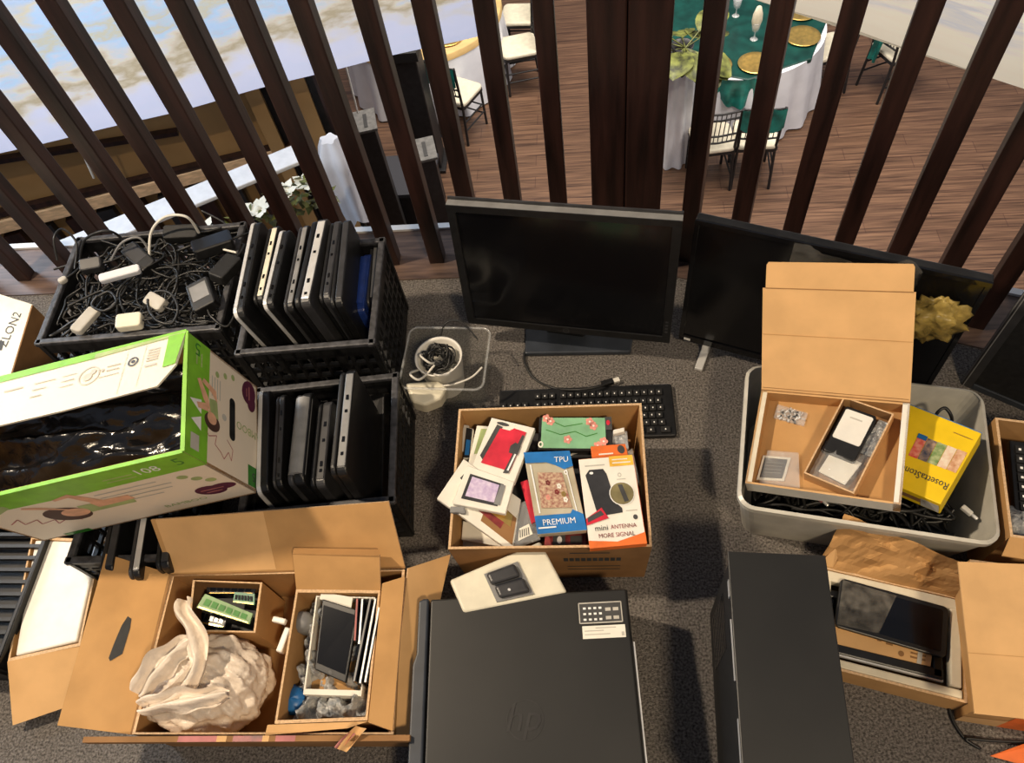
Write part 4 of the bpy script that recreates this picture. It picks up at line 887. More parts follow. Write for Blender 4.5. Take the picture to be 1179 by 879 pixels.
# antenna case box
q = [(-0.0283, 0.5361, 0.2150), (0.0825, 0.5468, 0.2150), (0.0644, 0.7421, 0.2100), (-0.0494, 0.7336, 0.2100)]
th, F = pack('case_package', 'white and orange box with a printed black phone case and lens circle', q, .016, K['paper'], K['orange'])
mb = deco(th); mb.decal(F, [(.09,.80),(.17,.86),(.42,.86),(.47,.80),(.52,.62),(.60,.44),(.66,.40),(.66,.35),(.22,.33)], K['dgrey'], .001)
mb.dell(F, .20,.82,.035,.015, K['winki'], .0015); mb.dell(F, .695,.56,.225,.135, K['winki'], .0014); mb.dell(F, .695,.56,.21,.125, mat('olive_lens', (.20,.17,.08), .4, var=.2), .002); mb.decal(F, [(.64,.66),(.72,.66),(.80,.47),(.72,.46)], K['ink'], .0026)
mb.decal(F, [(.0,.31),(.30,.42),(.40,.30),(.0,.24)], K['red'], .002); mb.decal(F, [(.03,.32),(.28,.39),(.33,.34),(.03,.27)], K['ink'], .0024)
mb.decal(F, [(0,0),(1,0),(1,.12),(.5,.045),(0,.08)], K['orange'], .001)
mb.dtext(F, 'mini', .25, .20, .14, .085, K['ink'], .0015); mb.dtext(F, 'ANTENNA', .64, .20, .095, .065, K['dred'], .0015); mb.dtext(F, 'MORE SIGNAL', .50, .115, .10, .065, K['dred'], .0015)
mb.decal(F, [(.55,.88),(.98,.88),(.98,1),(.55,1)], mat('amber', (.92,.50,.06), .5), .001); mb.drect(F, .60,.91,.93,.925, K['paper'], .0016); mb.drect(F, .60,.95,.88,.962, K['paper'], .0016)
mb.drect(F, .10,.90,.46,.915, K['ginki'], .001); mb.dring(F, .70,.775,.035,.025,.6, K['ginki'], .001); mb.drect(F, .64,.72,.80,.73, K['ginki'], .001); mb.drect(F, .72,.36,.92,.37, K['ginki'], .001); mb.dell(F, .87,.29,.04,.028, K['ink'], .001); done(mb)
th, F = pack('case_package', 'orange topped pack peeking out above the antenna case box', [(-0.0207, 0.7388, 0.1950), (0.0558, 0.7438, 0.1950), (0.0498, 0.7770, 0.1950), (-0.0239, 0.7719, 0.1950)], .02, K['orange'])
mb = deco(th); mb.dell(F, .84,.6,.1,.3, K['ink'], .001); mb.drect(F, .2,.3,.6,.4, K['paper'], .001); done(mb)
# front row and right side odds
th, F = pack('case_package', 'dark red and black pack at the front centre of the box', [(-0.1222, 0.5529, 0.1650), (-0.0345, 0.5511, 0.1650), (-0.0374, 0.5936, 0.1700), (-0.1190, 0.5900, 0.1700)], .03, K['dred'])
mb = deco(th); mb.drect(F, .2,.2,.5,.9, K['ink'], .001); mb.dell(F, .36,.5,.06,.2, K['winki'], .0016); mb.drect(F,.62,.3,.9,.7,K['ink'],.001); done(mb)
for q, m_, l in (([(0.0658, 0.6203, 0.1500), (0.0837, 0.6241, 0.1500), (0.0764, 0.6963, 0.1550), (0.0635, 0.6925, 0.1550)], K['dred'], 'dark red pack edge along the right wall of the box'), ([(0.0599, 0.6942, 0.1600), (0.0783, 0.7020, 0.1600), (0.0653, 0.7821, 0.1650), (0.0538, 0.7739, 0.1650)], K['bubble'], 'crinkled silver pouch along the right wall of the box'),
             ([(0.0165, 0.7692, 0.1750), (0.0574, 0.7749, 0.1750), (0.0553, 0.8169, 0.1800), (0.0177, 0.8112, 0.1800)], K['bubble'], 'crinkled clear pouch at the back right corner of the box'), ([(0.0820, 0.5828, 0.1400), (0.0908, 0.5846, 0.1400), (0.0833, 0.6437, 0.1400), (0.0759, 0.6399, 0.1400)], K['black_matte'], 'black pack edge at the front right corner of the box')):
    pack('case_package', l, q, .02, m_)
pack('case_package', 'white tube shaped pack at the back right corner of the box', [(0.0249, 0.8034, 0.1900), (0.0492, 0.8093, 0.1900), (0.0496, 0.8200, 0.1900), (0.0252, 0.8141, 0.1900)], .012, K['paper'])
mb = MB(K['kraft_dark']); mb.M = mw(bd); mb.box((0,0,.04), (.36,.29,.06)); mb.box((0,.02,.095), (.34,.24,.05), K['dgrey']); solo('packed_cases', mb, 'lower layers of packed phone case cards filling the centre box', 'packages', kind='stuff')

# ---------------------------------------------------------------- beige device with a grey latch
q = [(-0.2766, 0.4203, 0.1750), (-0.0740, 0.4628, 0.1750), (-0.1288, 0.5675, 0.1750), (-0.3098, 0.4856, 0.1750)]
wv = thing('label_device', 'cream flat device with dark grey latch between phone case box and desktop case', 'device', (-.2,.5,.0))
mb = MB(K['cream']); mb.slab(q, .05); q_ = [Vector(p) for p in q]; c = sum(q_, Vector())/4; 
mb.slab([p.lerp(c,.15)-Vector((0,0,.05)) for p in q_], .125); part('body', mb, wv, bevel=.006, seg=3)
F = face(q); mb = MB(K['dgrey'])
def latch(u0,v0,u1,v1,h): mb.slab([F(u0,v0,h), F(u1,v0,h), F(u1,v1,h), F(u0,v1,h)], h-.001)
latch(.36,.46,.66,.74,.016); latch(.38,.12,.68,.42,.014); lt_ = part('latch', mb, wv, bevel=.006, seg=3)
mb = MB(K['grey']); mb.slab([F(.34,.08,.004), F(.70,.08,.004), F(.70,.78,.004), F(.34,.78,.004)], .004); mb.dell(F, .50,.24,.014,.03, K['silver'], .0152); part('latch_plate', mb, lt_)

# ---------------------------------------------------------------- desktop case with round emblem, lying on its side
dk = thing('desktop_case', 'large black computer case lying flat at the bottom centre with a round emblem', 'computer', (-.15,.235,0), rad(0,0,3.6)); M = mw(dk)
w_, h_ = .415, .17
mb = MB(K['case_black']); mb.M = M; mb.box((.014,0,h_/2), (w_-.03,.45,h_-.006)); part('chassis', mb, dk, bevel=.003)
mb = MB(K['case_black']); mb.M = M; mb.box((.012,.0,h_-.002), (w_-.03,.448,.008)); sp_ = part('side_panel', mb, dk, bevel=.004, seg=3)
mb = MB(K['bezel_blue']); mb.M = M; mb.prism([(-.2045,.222),(-.195,.226),(-.184,.226),(-.184,-.226),(-.211,-.226),(-.211,.10),(-.2045,.12)], .0, h_+.002); part('front_bezel', mb, dk, bevel=.004, seg=3)
mb = MB(K['silver']); mb.M = M; mb.box((.209,-.045,h_-.012), (.003,.34,.012)); part('steel_edge', mb, dk)
Fm = lambda u, v, h=0: M @ Vector((-.18+.385*u, -.224+.448*v, h_+.0022+h))
EM = mat('emblem_grey', (.034,.032,.030), .35, var=.1); mb = MB(EM); mb.dring(Fm, .47,.49,.088,.078,.95, EM, .0004); mb.dtext(Fm, 'hp', .47,.495,.17,.15, EM, .0006, shear=.28); part('emblem', mb, sp_)
mb = MB(K['black_gloss']); mb.drect(Fm, .755,.86,.965,.945, K['ink'], .0005); mb.dline(Fm, [(.755,.86),(.965,.86),(.965,.945),(.755,.945),(.755,.86)], .005, K['ginki'], .0009)
for r in range(3):
    for k in range(4): mb.drect(Fm, .775+.026*k, .870+.024*r, .789+.026*k, .879+.024*r, K['winki'], .0009)
for r in range(2):
    for k in range(2): mb.drect(Fm, .885+.038*k, .872+.036*r, .912+.038*k, .886+.036*r, K['ginki'], .0009)
part('approval_sticker', mb, sp_, label='black sticker with white approval marks')
mb = MB(K['paper']); mb.drect(Fm, .765,.795,.975,.848, K['paper'], .0005); mb.drect(Fm, .775,.825,.87,.829, K['ginki'], .0009); mb.drect(Fm, .775,.81,.90,.814, K['ginki'], .0009); mb.drect(Fm, .83,.836,.93,.840, K['ginki'], .0009); mb.drect(Fm, .955,.802,.968,.818, K['ginki'], .0009); part('serial_label', mb, sp_, label='white serial number label')

# ---------------------------------------------------------------- slim black tower
tw = thing('tower_pc', 'slim black computer tower standing upright at the bottom right of centre', 'computer', (.287,.275,0), rad(0,0,-2.5)); M = mw(tw)
mb = MB(K['black_matte']); mb.M = M; mb.box((0,.016,.16), (.158,.36,.314)); part('chassis', mb, tw, bevel=.002)
mb = MB(K['case_black']); mb.M = M; mb.box((.002,.014,.318), (.166,.40,.006)); mb.box((.083,.014,.16), (.004,.40,.318)); part('cover', mb, tw, bevel=.002)
mb = MB(K['black_plastic']); mb.M = M; mb.box((0,-.195,.162), (.170,.03,.324)); part('front_bezel', mb, tw, bevel=.004)
mb = MB(K['silver']); mb.M = M; mb.box((-.0805,-.10,.312), (.002,.08,.010)); mb.box((-.0805,.15,.308), (.002,.03,.014)); mb.box((-.080,.05,.300), (.002,.10,.003)); part('steel_edge', mb, tw)
mb = MB(K['black_gloss']); mb.M = M
for i in range(9): mb.box((-.0795,.12,.06+.02*i), (.002,.10,.008))
part('vent', mb, tw)

# ---------------------------------------------------------------- television leaning before the railing
tv = thing('television', 'wide black flat television standing right of the monitor with clear film over its corner', 'television', (.45,1.09,0))
a_, b_ = Vector((0.2030, 1.1660, 0.0350)), Vector((0.3979, 1.0923, 0.0350)); ux = (b_-a_).normalized(); ny = Vector((ux.y,-ux.x,0)); tl = .05
upv = (Vector((0,0,1))*math.cos(tl)-ny*math.sin(tl)).normalized(); fnv = ux.cross(upv); Wt, Ht = .575, .405
def tq(u, v, o=0.): return a_+ux*u*Wt+upv*v*Ht+fnv*o
mb = MB(K['black_plastic']); mb.slab([tq(0,0), tq(1,0), tq(1,1), tq(0,1)], .022); mb.slab([tq(.1,.05,-.02), tq(.9,.05,-.02), tq(.9,.7,-.02), tq(.1,.7,-.02)], .03); part('housing', mb, tv, bevel=.003)
mb = MB(K['black_gloss'])
for p, r in (((0,0),(1,.05)), ((0,.97),(1,1)), ((0,.05),(.018,.97)), ((.982,.05),(1,.97))): mb.slab([tq(p[0],p[1],.004), tq(r[0],p[1],.004), tq(r[0],r[1],.004), tq(p[0],r[1],.004)], .005)
part('bezel', mb, tv, bevel=.001)
mb = MB(K['screen']); mb.slab([tq(.015,.045,.001), tq(.985,.045,.001), tq(.985,.975,.001), tq(.015,.975,.001)], .002); part('screen', mb, tv)
F = face([tq(0,0,.0046), tq(1,0,.0046), tq(1,1,.0046), tq(0,1,.0046)]); mb = MB(K['winki']); mb.drect(F, .022,.012,.05,.034, K['winki']); part('badge', mb, tv, label='small white sticker at the lower left corner')
for u in (.12, .86):
    p = tq(u,0); mb = MB(K['silver']); mb.bar(p+ny*.06-Vector((0,0,p.z-.006)), p-ny*.07-Vector((0,0,p.z-.006)), .02, .010); mb.bar((p.x,p.y,.008), p+upv*.02-fnv*.01, .018, .012); part('foot', mb, tv, bevel=.002)
mb = MB(K['film']); 
def ff(u, v):
    p = tq(.36+.42*u, .52+.49*v, .012); return p+fnv*(.010*abs(fn((u*5,v*5,2),1.5))+.03*v*v*math.sin(u*7)**2)+upv*(.02*v*math.sin(u*9))
mb.grid(ff, 30, 20); solo('clear_film', mb, 'crumpled clear plastic film hanging over the top of the television', 'film')
mb = MB(K['ybag']); rng = random.Random(2); cb = tq(.87,.80,.05)
def yb(u, v):
    a = u*2*PI; b = (v-.5)*PI; d = Vector((math.cos(a)*math.cos(b), math.sin(a)*math.cos(b), math.sin(b))); k = 1+.5*fn(d*1.6,1.2,5)-.3*abs(fn(d*3,1,2)); return cb+(ux*d.x*.062+fnv*d.y*.022+upv*d.z*.058)*k
mb.grid(yb, 36, 20); solo('yellow_bag', mb, 'crumpled yellowish plastic bag behind the raised carton lid', 'bag')

# second monitor standing at the right edge
m2 = thing('monitor', 'black monitor with a silver side edge cut off by the right edge of the photo', 'monitor', (.95,.98,0))
c0 = Vector((0.8610, 1.0326, 0.0000)); dx = Vector((.839,-.545,0)).normalized(); ny2 = Vector((dx.y,-dx.x,0))
def nq(u, v, o=0.): return c0+dx*u+Vector((0,0,v))+ny2*o
mb = MB(K['black_plastic']); mb.slab([nq(0,0), nq(.46,0), nq(.46,.36), nq(0,.36)], .03); part('housing', mb, m2, bevel=.003)
mb = MB(K['dgrey']); mb.slab([nq(0,0,.006), nq(.022,0,.006), nq(.022,.36,.006), nq(0,.36,.006)], .008); mb.slab([nq(.022,0,.006), nq(.46,0,.006), nq(.46,.018,.006), nq(.022,.018,.006)], .008, K['bezel_blue']); mb.slab([nq(.022,.342,.006), nq(.46,.342,.006), nq(.46,.36,.006), nq(.022,.36,.006)], .008); part('bezel', mb, m2, bevel=.002)
mb = MB(K['grey']); mb.slab([nq(-.0015,0,-.002), nq(.004,0,.007), nq(.004,.36,.007), nq(-.0015,.36,-.002)], .003); part('side_trim', mb, m2)
mb = MB(K['black_matte']); mb.slab([nq(.02,.015,.001), nq(.46,.015,.001), nq(.46,.345,.001), nq(.02,.345,.001)], .002); part('screen', mb, m2)

# ---------------------------------------------------------------- clear tote
to = thing('storage_tote', 'large milky clear plastic tote holding black cables, right of the centre', 'tote', (.53,.76,0), rad(0,0,-10)); M = mw(to)
mb = MB(K['milky']); mb.M = M; tap(.415,.285,.475,.345,.195,.004, K['milky'], mb, .03); part('body', mb, to)
mb = MB(K['milky']); mb.M = M; o1 = rrect(.466,.336,.030); o2 = rrect(.480,.348,.034); n = len(o1)
mb.add([(*p,.198) for p in o1]+[(*p,.194) for p in o2]+[(*p,.182) for p in o2], [(i,(i+1)%n,n+(i+1)%n,n+i) for i in range(n)]+[(n+i,n+(i+1)%n,2*n+(i+1)%n,2*n+i) for i in range(n)]); part('rim', mb, to)
mb = MB(K['wire_black']); rng = random.Random(21)
for k in range(60):
    pts = [M @ q for q in walk(rng, 14, -.19, .19, -.125, .125, .06, .125)]; mb.tube(spline(pts, 4), rng.choice((.003,.004,.0035)), 5)
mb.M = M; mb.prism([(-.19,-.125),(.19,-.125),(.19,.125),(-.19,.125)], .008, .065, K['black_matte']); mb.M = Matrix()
solo('tote_cables', mb, 'heap of black cables in the bottom of the clear tote', 'cables', kind='stuff')
for i, (pp_, l) in enumerate((((0.7101, 0.6358, 0.1600), 'small white plug poking from the cables at the right of the tote'), ((0.4413, 0.6746, 0.1400), 'small red and white connector at the front of the tote cables'))):
    mb = MB(K['white'] if not i else K['pinki']); mb.M = TR(pp_, -.9); mb.box((0,0,0), (.022,.010,.010)); mb.box((.017,0,0), (.014,.006,.006), K['silver']); solo('plug', mb, l, 'plug', bevel=.002)
mb = MB(K['wire_black']); mb.tube(spline([(0.7110, 0.8294, 0.1500), (0.6876, 0.8305, 0.2000), (0.7012, 0.8380, 0.2150), (0.7158, 0.8217, 0.2000), (0.7262, 0.8207, 0.1500)], 8), .0035); solo('cable_loop', mb, 'black cable loop rising behind the yellow software box', 'cable')

# shallow mailing carton with raised lid on the tote
tp, te, td = (.448,.742,.230), rad(6.95,-13.58,-16.68), (.281,.212,.041)
mc = thing('mailing_carton', 'tan mailing carton with its lid raised, resting tilted on the clear tote', 'carton', tp, te); TM = mw(mc)
def tl_(u, v, w): return TM @ Vector((u*td[0], v*td[1], w*td[2]))
mb, Q = carton(mc, TM @ Matrix.Translation((0,0,-td[2]/2)), td[0], td[1], td[2], .004, K['paper'], K['kraft'], K['kraft_pale'])
for s in (-1, 1):      # rolled double side walls
    x0, x1 = s*.5, s*.455
    mb.slab([tl_(min(x0,x1),-.5,.5), tl_(max(x0,x1),-.5,.5), tl_(max(x0,x1),.5,.5), tl_(min(x0,x1),.5,.5)], .038, K['cushion'] if s < 0 else K['paper'], K['kraft'])
part('tray', mb, mc)
lm = MB(K['kraft_pale']); hl, hr = tl_(-.5,.5,.5), tl_(.5,.5,.5)
up = (Vector((0.3373, 1.0255, 0.3850))-hl+Vector((0.5998, 0.9676, 0.4450))-hr)/2; ul_ = up.length
nrm = (hr-hl).cross(up).normalized()
def lq(u, v, o=0.): return hl.lerp(hr,u)+up*v+nrm*o
lm.slab([lq(0,0), lq(1,0), lq(1,1), lq(0,1)], .004)
ft = up*.05
pts = [lq(.02,1), lq(.985,1), lq(.985,1.22), lq(.975,1.245), lq(.04,1.245), lq(.025,1.22)]
lm.add(pts+[p-nrm*.004 for p in pts], [tuple(range(6)), tuple(range(11,5,-1))]+[(i,i+6,(i+1)%6+6,(i+1)%6) for i in range(6)], K['kraft_pale'])
FL = lambda u, v, h=0: lq(u, v, h+.0005)
lm.drect(FL, .02,.995,.985,1.004, K['crease']); lm.drect(FL, .0,.555,1,.561, K['kraft']); lm.drect(FL, .01,.03,.99,.036, K['crease']); lm.drect(FL, 0,.0,1,.012, K['crease'])
part('lid', lm, mc)
# things in the mailing carton
def tin(x, y, z=0.): return TM @ Vector((x, y, -td[2]/2+.004+z))
def tface(q, z): return [tin(x, y, z) for x, y in q]
sb_ = thing('screw_bag', 'small clear bag of shiny screws in the back left of the mailing carton', 'bag', tin(-.07,.075)); 
mb = MB(K['clear']); mb.slab(tface([(-.112,.060),(-.050,.048),(-.046,.078),(-.108,.092)], .006), .005); part('pouch', mb, sb_)
mb = MB(K['silver']); rng = random.Random(6)
for i in range(34):
    c = Vector((rng.uniform(-.10,-.056), rng.uniform(.058,.082))); a = rng.uniform(0,6.3); p, q = Vector(tin(c.x,c.y,.004+rng.uniform(0,.003))), Vector(tin(c.x+.007*math.cos(a),c.y+.007*math.sin(a),.004))
    mb.bar(p, q, .003, .003, K['silver'] if i % 3 else K['dgrey'])
part('screws', mb, sb_)
F = face(tface([(-.125,-.083),(-.072,-.078),(-.066,-.026),(-.120,-.028)], .004)); cd = thing('printed_square', 'small black square card with white border in a clear sleeve in the mailing carton', 'card', tin(-.095,-.055))
mb = MB(K['paper']); mb.slab(F.q, .003); mb.drect(F, .09,.09,.91,.91, K['dgrey'], .0006); part('card', mb, cd)
mb = MB(K['grey'])
for i in range(4): mb.drect(F, .2,.3+.14*i,.8,.32+.14*i, K['grey'], .001)
part('print', mb, cd); mb = MB(K['clear']); mb.slab(tface([(-.118,-.092),(-.040,-.090),(-.052,-.015),(-.112,-.018)], .010), .006); part('sleeve', mb, cd)
# inner narrow box with white device
ib = thing('inner_box', 'narrow open inner box lying diagonally in the mailing carton', 'box', tin(.04,0), te)
iM = TM @ TR((.040,.006,-td[2]/2+.0045), -.30); mb, Q = carton(ib, iM, .098, .185, .036, .003, K['kraft_pale'], K['kraft_dark']); part('box_body', mb, ib)
dv = thing('card_reader', 'white hand-held device with a black end band lying in the narrow inner box', 'device', iM @ Vector((0,.03,.01)))
mb = MB(K['black_plastic']); mb.M = iM @ Matrix.Translation((-.008,.025,0)); mb.prism(rrect(.062,.108,.006), .006, .028); part('shell', mb, dv, bevel=.002)
mb = MB(K['white']); mb.M = iM @ Matrix.Translation((-.008,.038,0)); mb.prism(rrect(.054,.068,.004), .028, .0295); mb.drect(lambda u,v,h=0: Vector((-.027+.054*u,-.034+.068*v,.0296+h)), .25,.75,.7,.8, K['ginki'], .0003); part('face_plate', mb, dv)
mb = MB(K['clear']); mb.M = iM; mb.grid(lambda u, v: Vector((-.043+.086*u, -.088+.085*v, .018+.012*math.sin(PI*u)*math.sin(PI*v)+.006*fn((u*4,v*4,1),2))), 16, 16); mb.M = Matrix(); solo('clear_pouch', mb, 'clear plastic pouch over a white leaflet at the front end of the inner box', 'pouch')
mb = MB(K['paper']); mb.M = iM; mb.slab([(-.030,-.070,.014),(.024,-.075,.014),(.034,-.020,.014),(-.026,-.014,.014)], .003); mb.slab([(.020,.0,.012),(.045,.0,.012),(.044,.08,.014),(.026,.08,.014)], .002, K['bubble']); mb.M = Matrix(); solo('leaflet', mb, 'folded white leaflet under the clear pouch in the inner box', 'leaflet')

# yellow software box
bt = thing('software_box', 'bright yellow software box with a strip of photos standing tilted in the tote', 'box', (.62,.72,.12))
q = [(0.6318, 0.6181, 0.2350), (0.5362, 0.6943, 0.1950), (0.6294, 0.8492, 0.2200), (0.7364, 0.7572, 0.2500)]     # title side up: the cover is upside down to the viewer
cq = planar(q); nn = (cq[2]-cq[0]).cross(cq[3]-cq[1]).normalized()
if nn.z < 0: cq = [cq[1], cq[0], cq[3], cq[2]]
nn = (cq[2]-cq[0]).cross(cq[3]-cq[1]).normalized()
mb = MB(K['yellow']); low = [p-nn*.042 for p in cq]
mb.slab(cq, .042, K['yellow']); part('box_body', mb, bt, bevel=.0015)
lo = [Vector((0.6294, 0.8492, 0.2200)), Vector((0.7364, 0.7572, 0.2500)), Vector((0.6318, 0.6181, 0.2350)), Vector((0.5362, 0.6943, 0.1950))]; lo = planar(lo)   # back-left, back-right, front-right, front-left
Fc = lambda u, v, h=0: lo[1].lerp(lo[0],u).lerp(lo[2].lerp(lo[3],u),v)+nn*(h+.0006)      # u runs right-to-left, v away-to-near: upright for the cover
cols = [mat('photo_%d' % i, a, .4, col2=b, scale=90) for i, (a, b) in enumerate((((.55,.25,.12),(.85,.6,.4)), ((.75,.5,.35),(.85,.75,.6)), ((.10,.22,.05),(.5,.55,.3)), ((.06,.07,.12),(.5,.35,.25)), ((.70,.04,.03),(.85,.35,.25))))]
mb = MB(cols[0])
for i in range(5): mb.drect(Fc, .03+.132*i, .30+.005*i, .155+.132*i, .585+.005*i, cols[i], .0004)
mb.drect(Fc, .56,.30,.69,.36, K['blue'], .0008)
mb.drect(Fc, .05,.12,.3,.13, K['gold'], .0006)
part('photo_strip', mb, bt)
mb = MB(K['ink']); mb.dtext(lambda u,v,h=0: Fc(u,v,h), 'RosettaStone', .36,.775,.125,.125, K['ink'], .0006); part('title', mb, bt)
mb = MB(K['blue']); mb.slab([lo[1]-nn*.002-(lo[2]-lo[1])*.012, lo[0]-nn*.002-(lo[3]-lo[0])*.012, lo[0]-nn*.002, lo[1]-nn*.002], .03); part('top_edge', mb, bt)
mb = MB(K['gold'])
d_ = (lo[2]-lo[1]).normalized()*.0008
Fs = lambda u, v, h=0: lo[3].lerp(lo[2],u)-nn*.042*(1-v)+d_
mb.drect(Fs, .35,.35,.8,.7, K['kraft_dark']); mb.drect(Fs, .72,.1,.98,.8, K['ginki']); part('end_print', mb, bt)

# ---------------------------------------------------------------- carton with tablets
tc_ = thing('tablet_carton', 'shallow cardboard carton of tablets and frames right of the slim tower', 'carton', (.545,.425,0), rad(0,0,-14)); M = mw(tc_)
mb, Q = carton(tc_, M, .275, .20, .07, .005, K['kraft'], K['kraft_in']); part('carton_body', mb, tc_)
mb = MB(K['kraft']); h0, h1 = Q(-.1375,.10,.07), Q(.1375,.10,.07)
A = [h0, h1, Vector((0.7008, 0.5215, 0.1500)), Vector((0.4762, 0.6275, 0.1650))]
def fl(u, v): p = A[0].lerp(A[1],u).lerp(A[3].lerp(A[2],u),v); return p+Vector((0,-.3,1)).normalized()*(.016*fn((u*3,v*2,4),1.5)*min(1,4*v)+.006*math.sin(u*14)*v)
mb.grid(fl, 30, 10, smooth=False); mb.grid(lambda u, v: fl(u,v)-Vector((0,.0035,.002)), 30, 10, K['kraft_in'], False); part('back_flap', mb, tc_)
mb = MB(K['paper']); A2 = [h0+Vector((0,0,-.002)), h0.lerp(h1,.1), Vector((0.4982, 0.6168, 0.1550)), Vector((0.4632, 0.5758, 0.1100))]; mb.slab(A2, .002, K['kraft_pale']); part('torn_edge', mb, tc_)
def im(x, y, z): return M @ Vector((x, y, z))
mb = MB(K['cushion']); mb.M = M
for c, s in (((0,.084,.056),(.262,.022,.024)), ((0,-.086,.056),(.262,.016,.024)), ((.120,0,.056),(.020,.15,.024)), ((-.120,0,.056),(.020,.15,.024))): mb.box(c, s)
solo('foam_frame', mb, 'cream packing frame around the tablets in the shallow carton', 'frame', bevel=.003)
tb1 = thing('tablet', 'black framed tablet lying under brown paper in the shallow carton', 'tablet', im(0,0,.02), rad(0,0,-14))
mb = MB(K['black_plastic']); mb.M = M
for c, s in (((-.01,-.055,.052),(.225,.020,.012)), ((.092,-.005,.052),(.018,.115,.012)), ((-.01,.052,.052),(.225,.016,.012)), ((-.115,-.005,.052),(.018,.115,.012))): mb.box(c, s)
part('frame', mb, tb1, bevel=.003); mb = MB(K['screen']); mb.M = M; mb.box((-.01,-.002,.047), (.21,.1,.008)); part('screen', mb, tb1)
mb = MB(K['silver']); mb.M = M; mb.box((-.01,-.066,.050), (.225,.004,.008)); part('edge', mb, tb1)
bp = thing('brown_paper', 'tan paper sleeve with dark printed symbols between the two tablets', 'paper', im(0,-.03,.05))
q = [im(-.125,-.048,.060), im(.078,-.046,.060), im(.082,-.012,.060), im(-.125,.0,.060)]; F = face(q); mb = MB(K['kraft_pale']); mb.slab(q, .004, K['kraft_pale']); part('sheet', mb, bp)
mb = MB(K['ink']); mb.dell(F, .74,.28,.025,.15, K['kraft_dark'], .0008); mb.dell(F, .74,.78,.025,.15, K['kraft_dark'], .0008)
for i in range(3): mb.drect(F, .82,.2+.22*i,.95,.3+.22*i, K['kraft_dark'], .0008)
mb.drect(F, .60,.55,.66,.9, K['kraft_dark'], .0008); mb.drect(F, .52,.6,.56,.85, K['kraft_dark'], .0008); mb.drect(F, .88,-.02,.92,1.02, K['ginki'], .0009); part('print', mb, bp)
tb2 = thing('tablet', 'black tablet with a reflection painted over its left half lying on top in the shallow carton', 'tablet', im(0,.02,.066), rad(1,-1,-17)); m2_ = M @ TR((.002,.026,.068), -.05, .02)
mb = MB(K['black_plastic']); mb.M = m2_; mb.prism(rrect(.200,.100,.010), 0, .010); part('body', mb, tb2, bevel=.002)
mb = MB(K['screen']); mb.M = m2_; mb.prism(rrect(.180,.082,.004), .010, .0106); part('screen', mb, tb2)
mb = MB(K['sheen']); mb.M = m2_; mb.add([(-.096,-.046,.0110),(-.020,-.040,.0110),(.005,.044,.0110),(-.096,.046,.0110)], [(0,1,2,3)]); part('sheen_patch', mb, tb2, label='grey translucent patch painted as a reflection on the left half')  # flat grey sheet drawn as a reflection on the glass

# ---------------------------------------------------------------- cartons at the right edge
kb2 = thing('cardboard_box', 'cardboard box at the right edge with a black keyboard inside', 'box', (.885,.675,0), rad(0,0,-10)); M = mw(kb2)
mb, Q = carton(kb2, M, .22, .26, .20, .005, K['kraft'], K['kraft_in']); part('carton_body', mb, kb2)
mb = MB(K['kraft']); mb.slab([Vector((0.7294, 0.5291, 0.2000)), Vector((0.8153, 0.5129, 0.2000)), Q(.11,-.13,.2), Q(-.11,-.13,.2)], .004); part('front_flap', mb, kb2)
k2 = thing('keyboard', 'black keyboard standing inside the box at the right edge', 'keyboard', tuple(Q(0,.02,.06)))
q = [Q(-.075,-.10,.15), Q(.09,-.10,.15), Q(.09,.10,.17), Q(-.075,.10,.17)]; F = face(q); mb = MB(K['black_plastic']); mb.slab(q, .02); part('body', mb, k2, bevel=.003)
mb = MB(K['black_matte']); lgm = MB(K['winki'])
for i in range(7):
    for j in range(9): mb.slab([F(.05+.13*i,.05+.1*j,.005), F(.05+.13*i+.11,.05+.1*j,.005), F(.05+.13*i+.11,.05+.1*j+.082,.005), F(.05+.13*i,.05+.1*j+.082,.005)], .005); lgm.drect(F, .08+.13*i,.08+.1*j,.11+.13*i,.105+.1*j, K['winki'], .0055)
kk = part('keys', mb, k2); part('legends', lgm, kk)
mb = MB(K['bubble']); mb.M = TR(Q(-.07,-.08,.14)); mb.grid(lambda u, v: Vector((.035*math.cos(u*6.283)*math.sin(v*PI), .04*math.sin(u*6.283)*math.sin(v*PI), .03*math.cos(v*PI)))*(1+.3*fn((u*5,v*5,0),1)), 16, 10); mb.M = Matrix(); solo('pouch', mb, 'small grey pouch beside the keyboard in the right-edge box', 'pouch')
ob = thing('cardboard_box', 'carton with orange printed side at the bottom right corner, one pale flap lying open', 'box', (.83,.385,0), rad(0,0,-8)); M = mw(ob)
mb, Q = carton(ob, M, .32, .26, .16, .005, K['kraft'], K['kraft_in']); 
F2 = face([Q(-.16,-.13,0), Q(.16,-.13,0), Q(.16,-.13,.16), Q(-.16,-.13,.16)])
mb.drect(F2, .22,.0,1,1, K['orange'], .0008); mb.decal(F2, [(0,.0),(.22,.0),(.22,.35),(0,.25)], K['kraft_pale'], .0009); part('carton_body', mb, ob)
mb = MB(K['kraft_pale']); q = [Vector(p) for p in ((0.6055, 0.2539, 0.2050), (0.7274, 0.2436, 0.2050), (0.8063, 0.5059, 0.2150), (0.6425, 0.5119, 0.2150))]; q = planar(q); mb.slab(q, .004)
F = face(q); mb.drect(F, 0,.375,1,.380, K['kraft'], .0004); part('flap', mb, ob)
mb = MB(K['orange']); mb.slab([(0.6940, 0.2154, 0.0120), (0.8174, 0.1851, 0.0120), (0.8344, 0.2487, 0.0200), (0.7550, 0.2363, 0.0200)], .003); part('lower_flap', mb, ob)
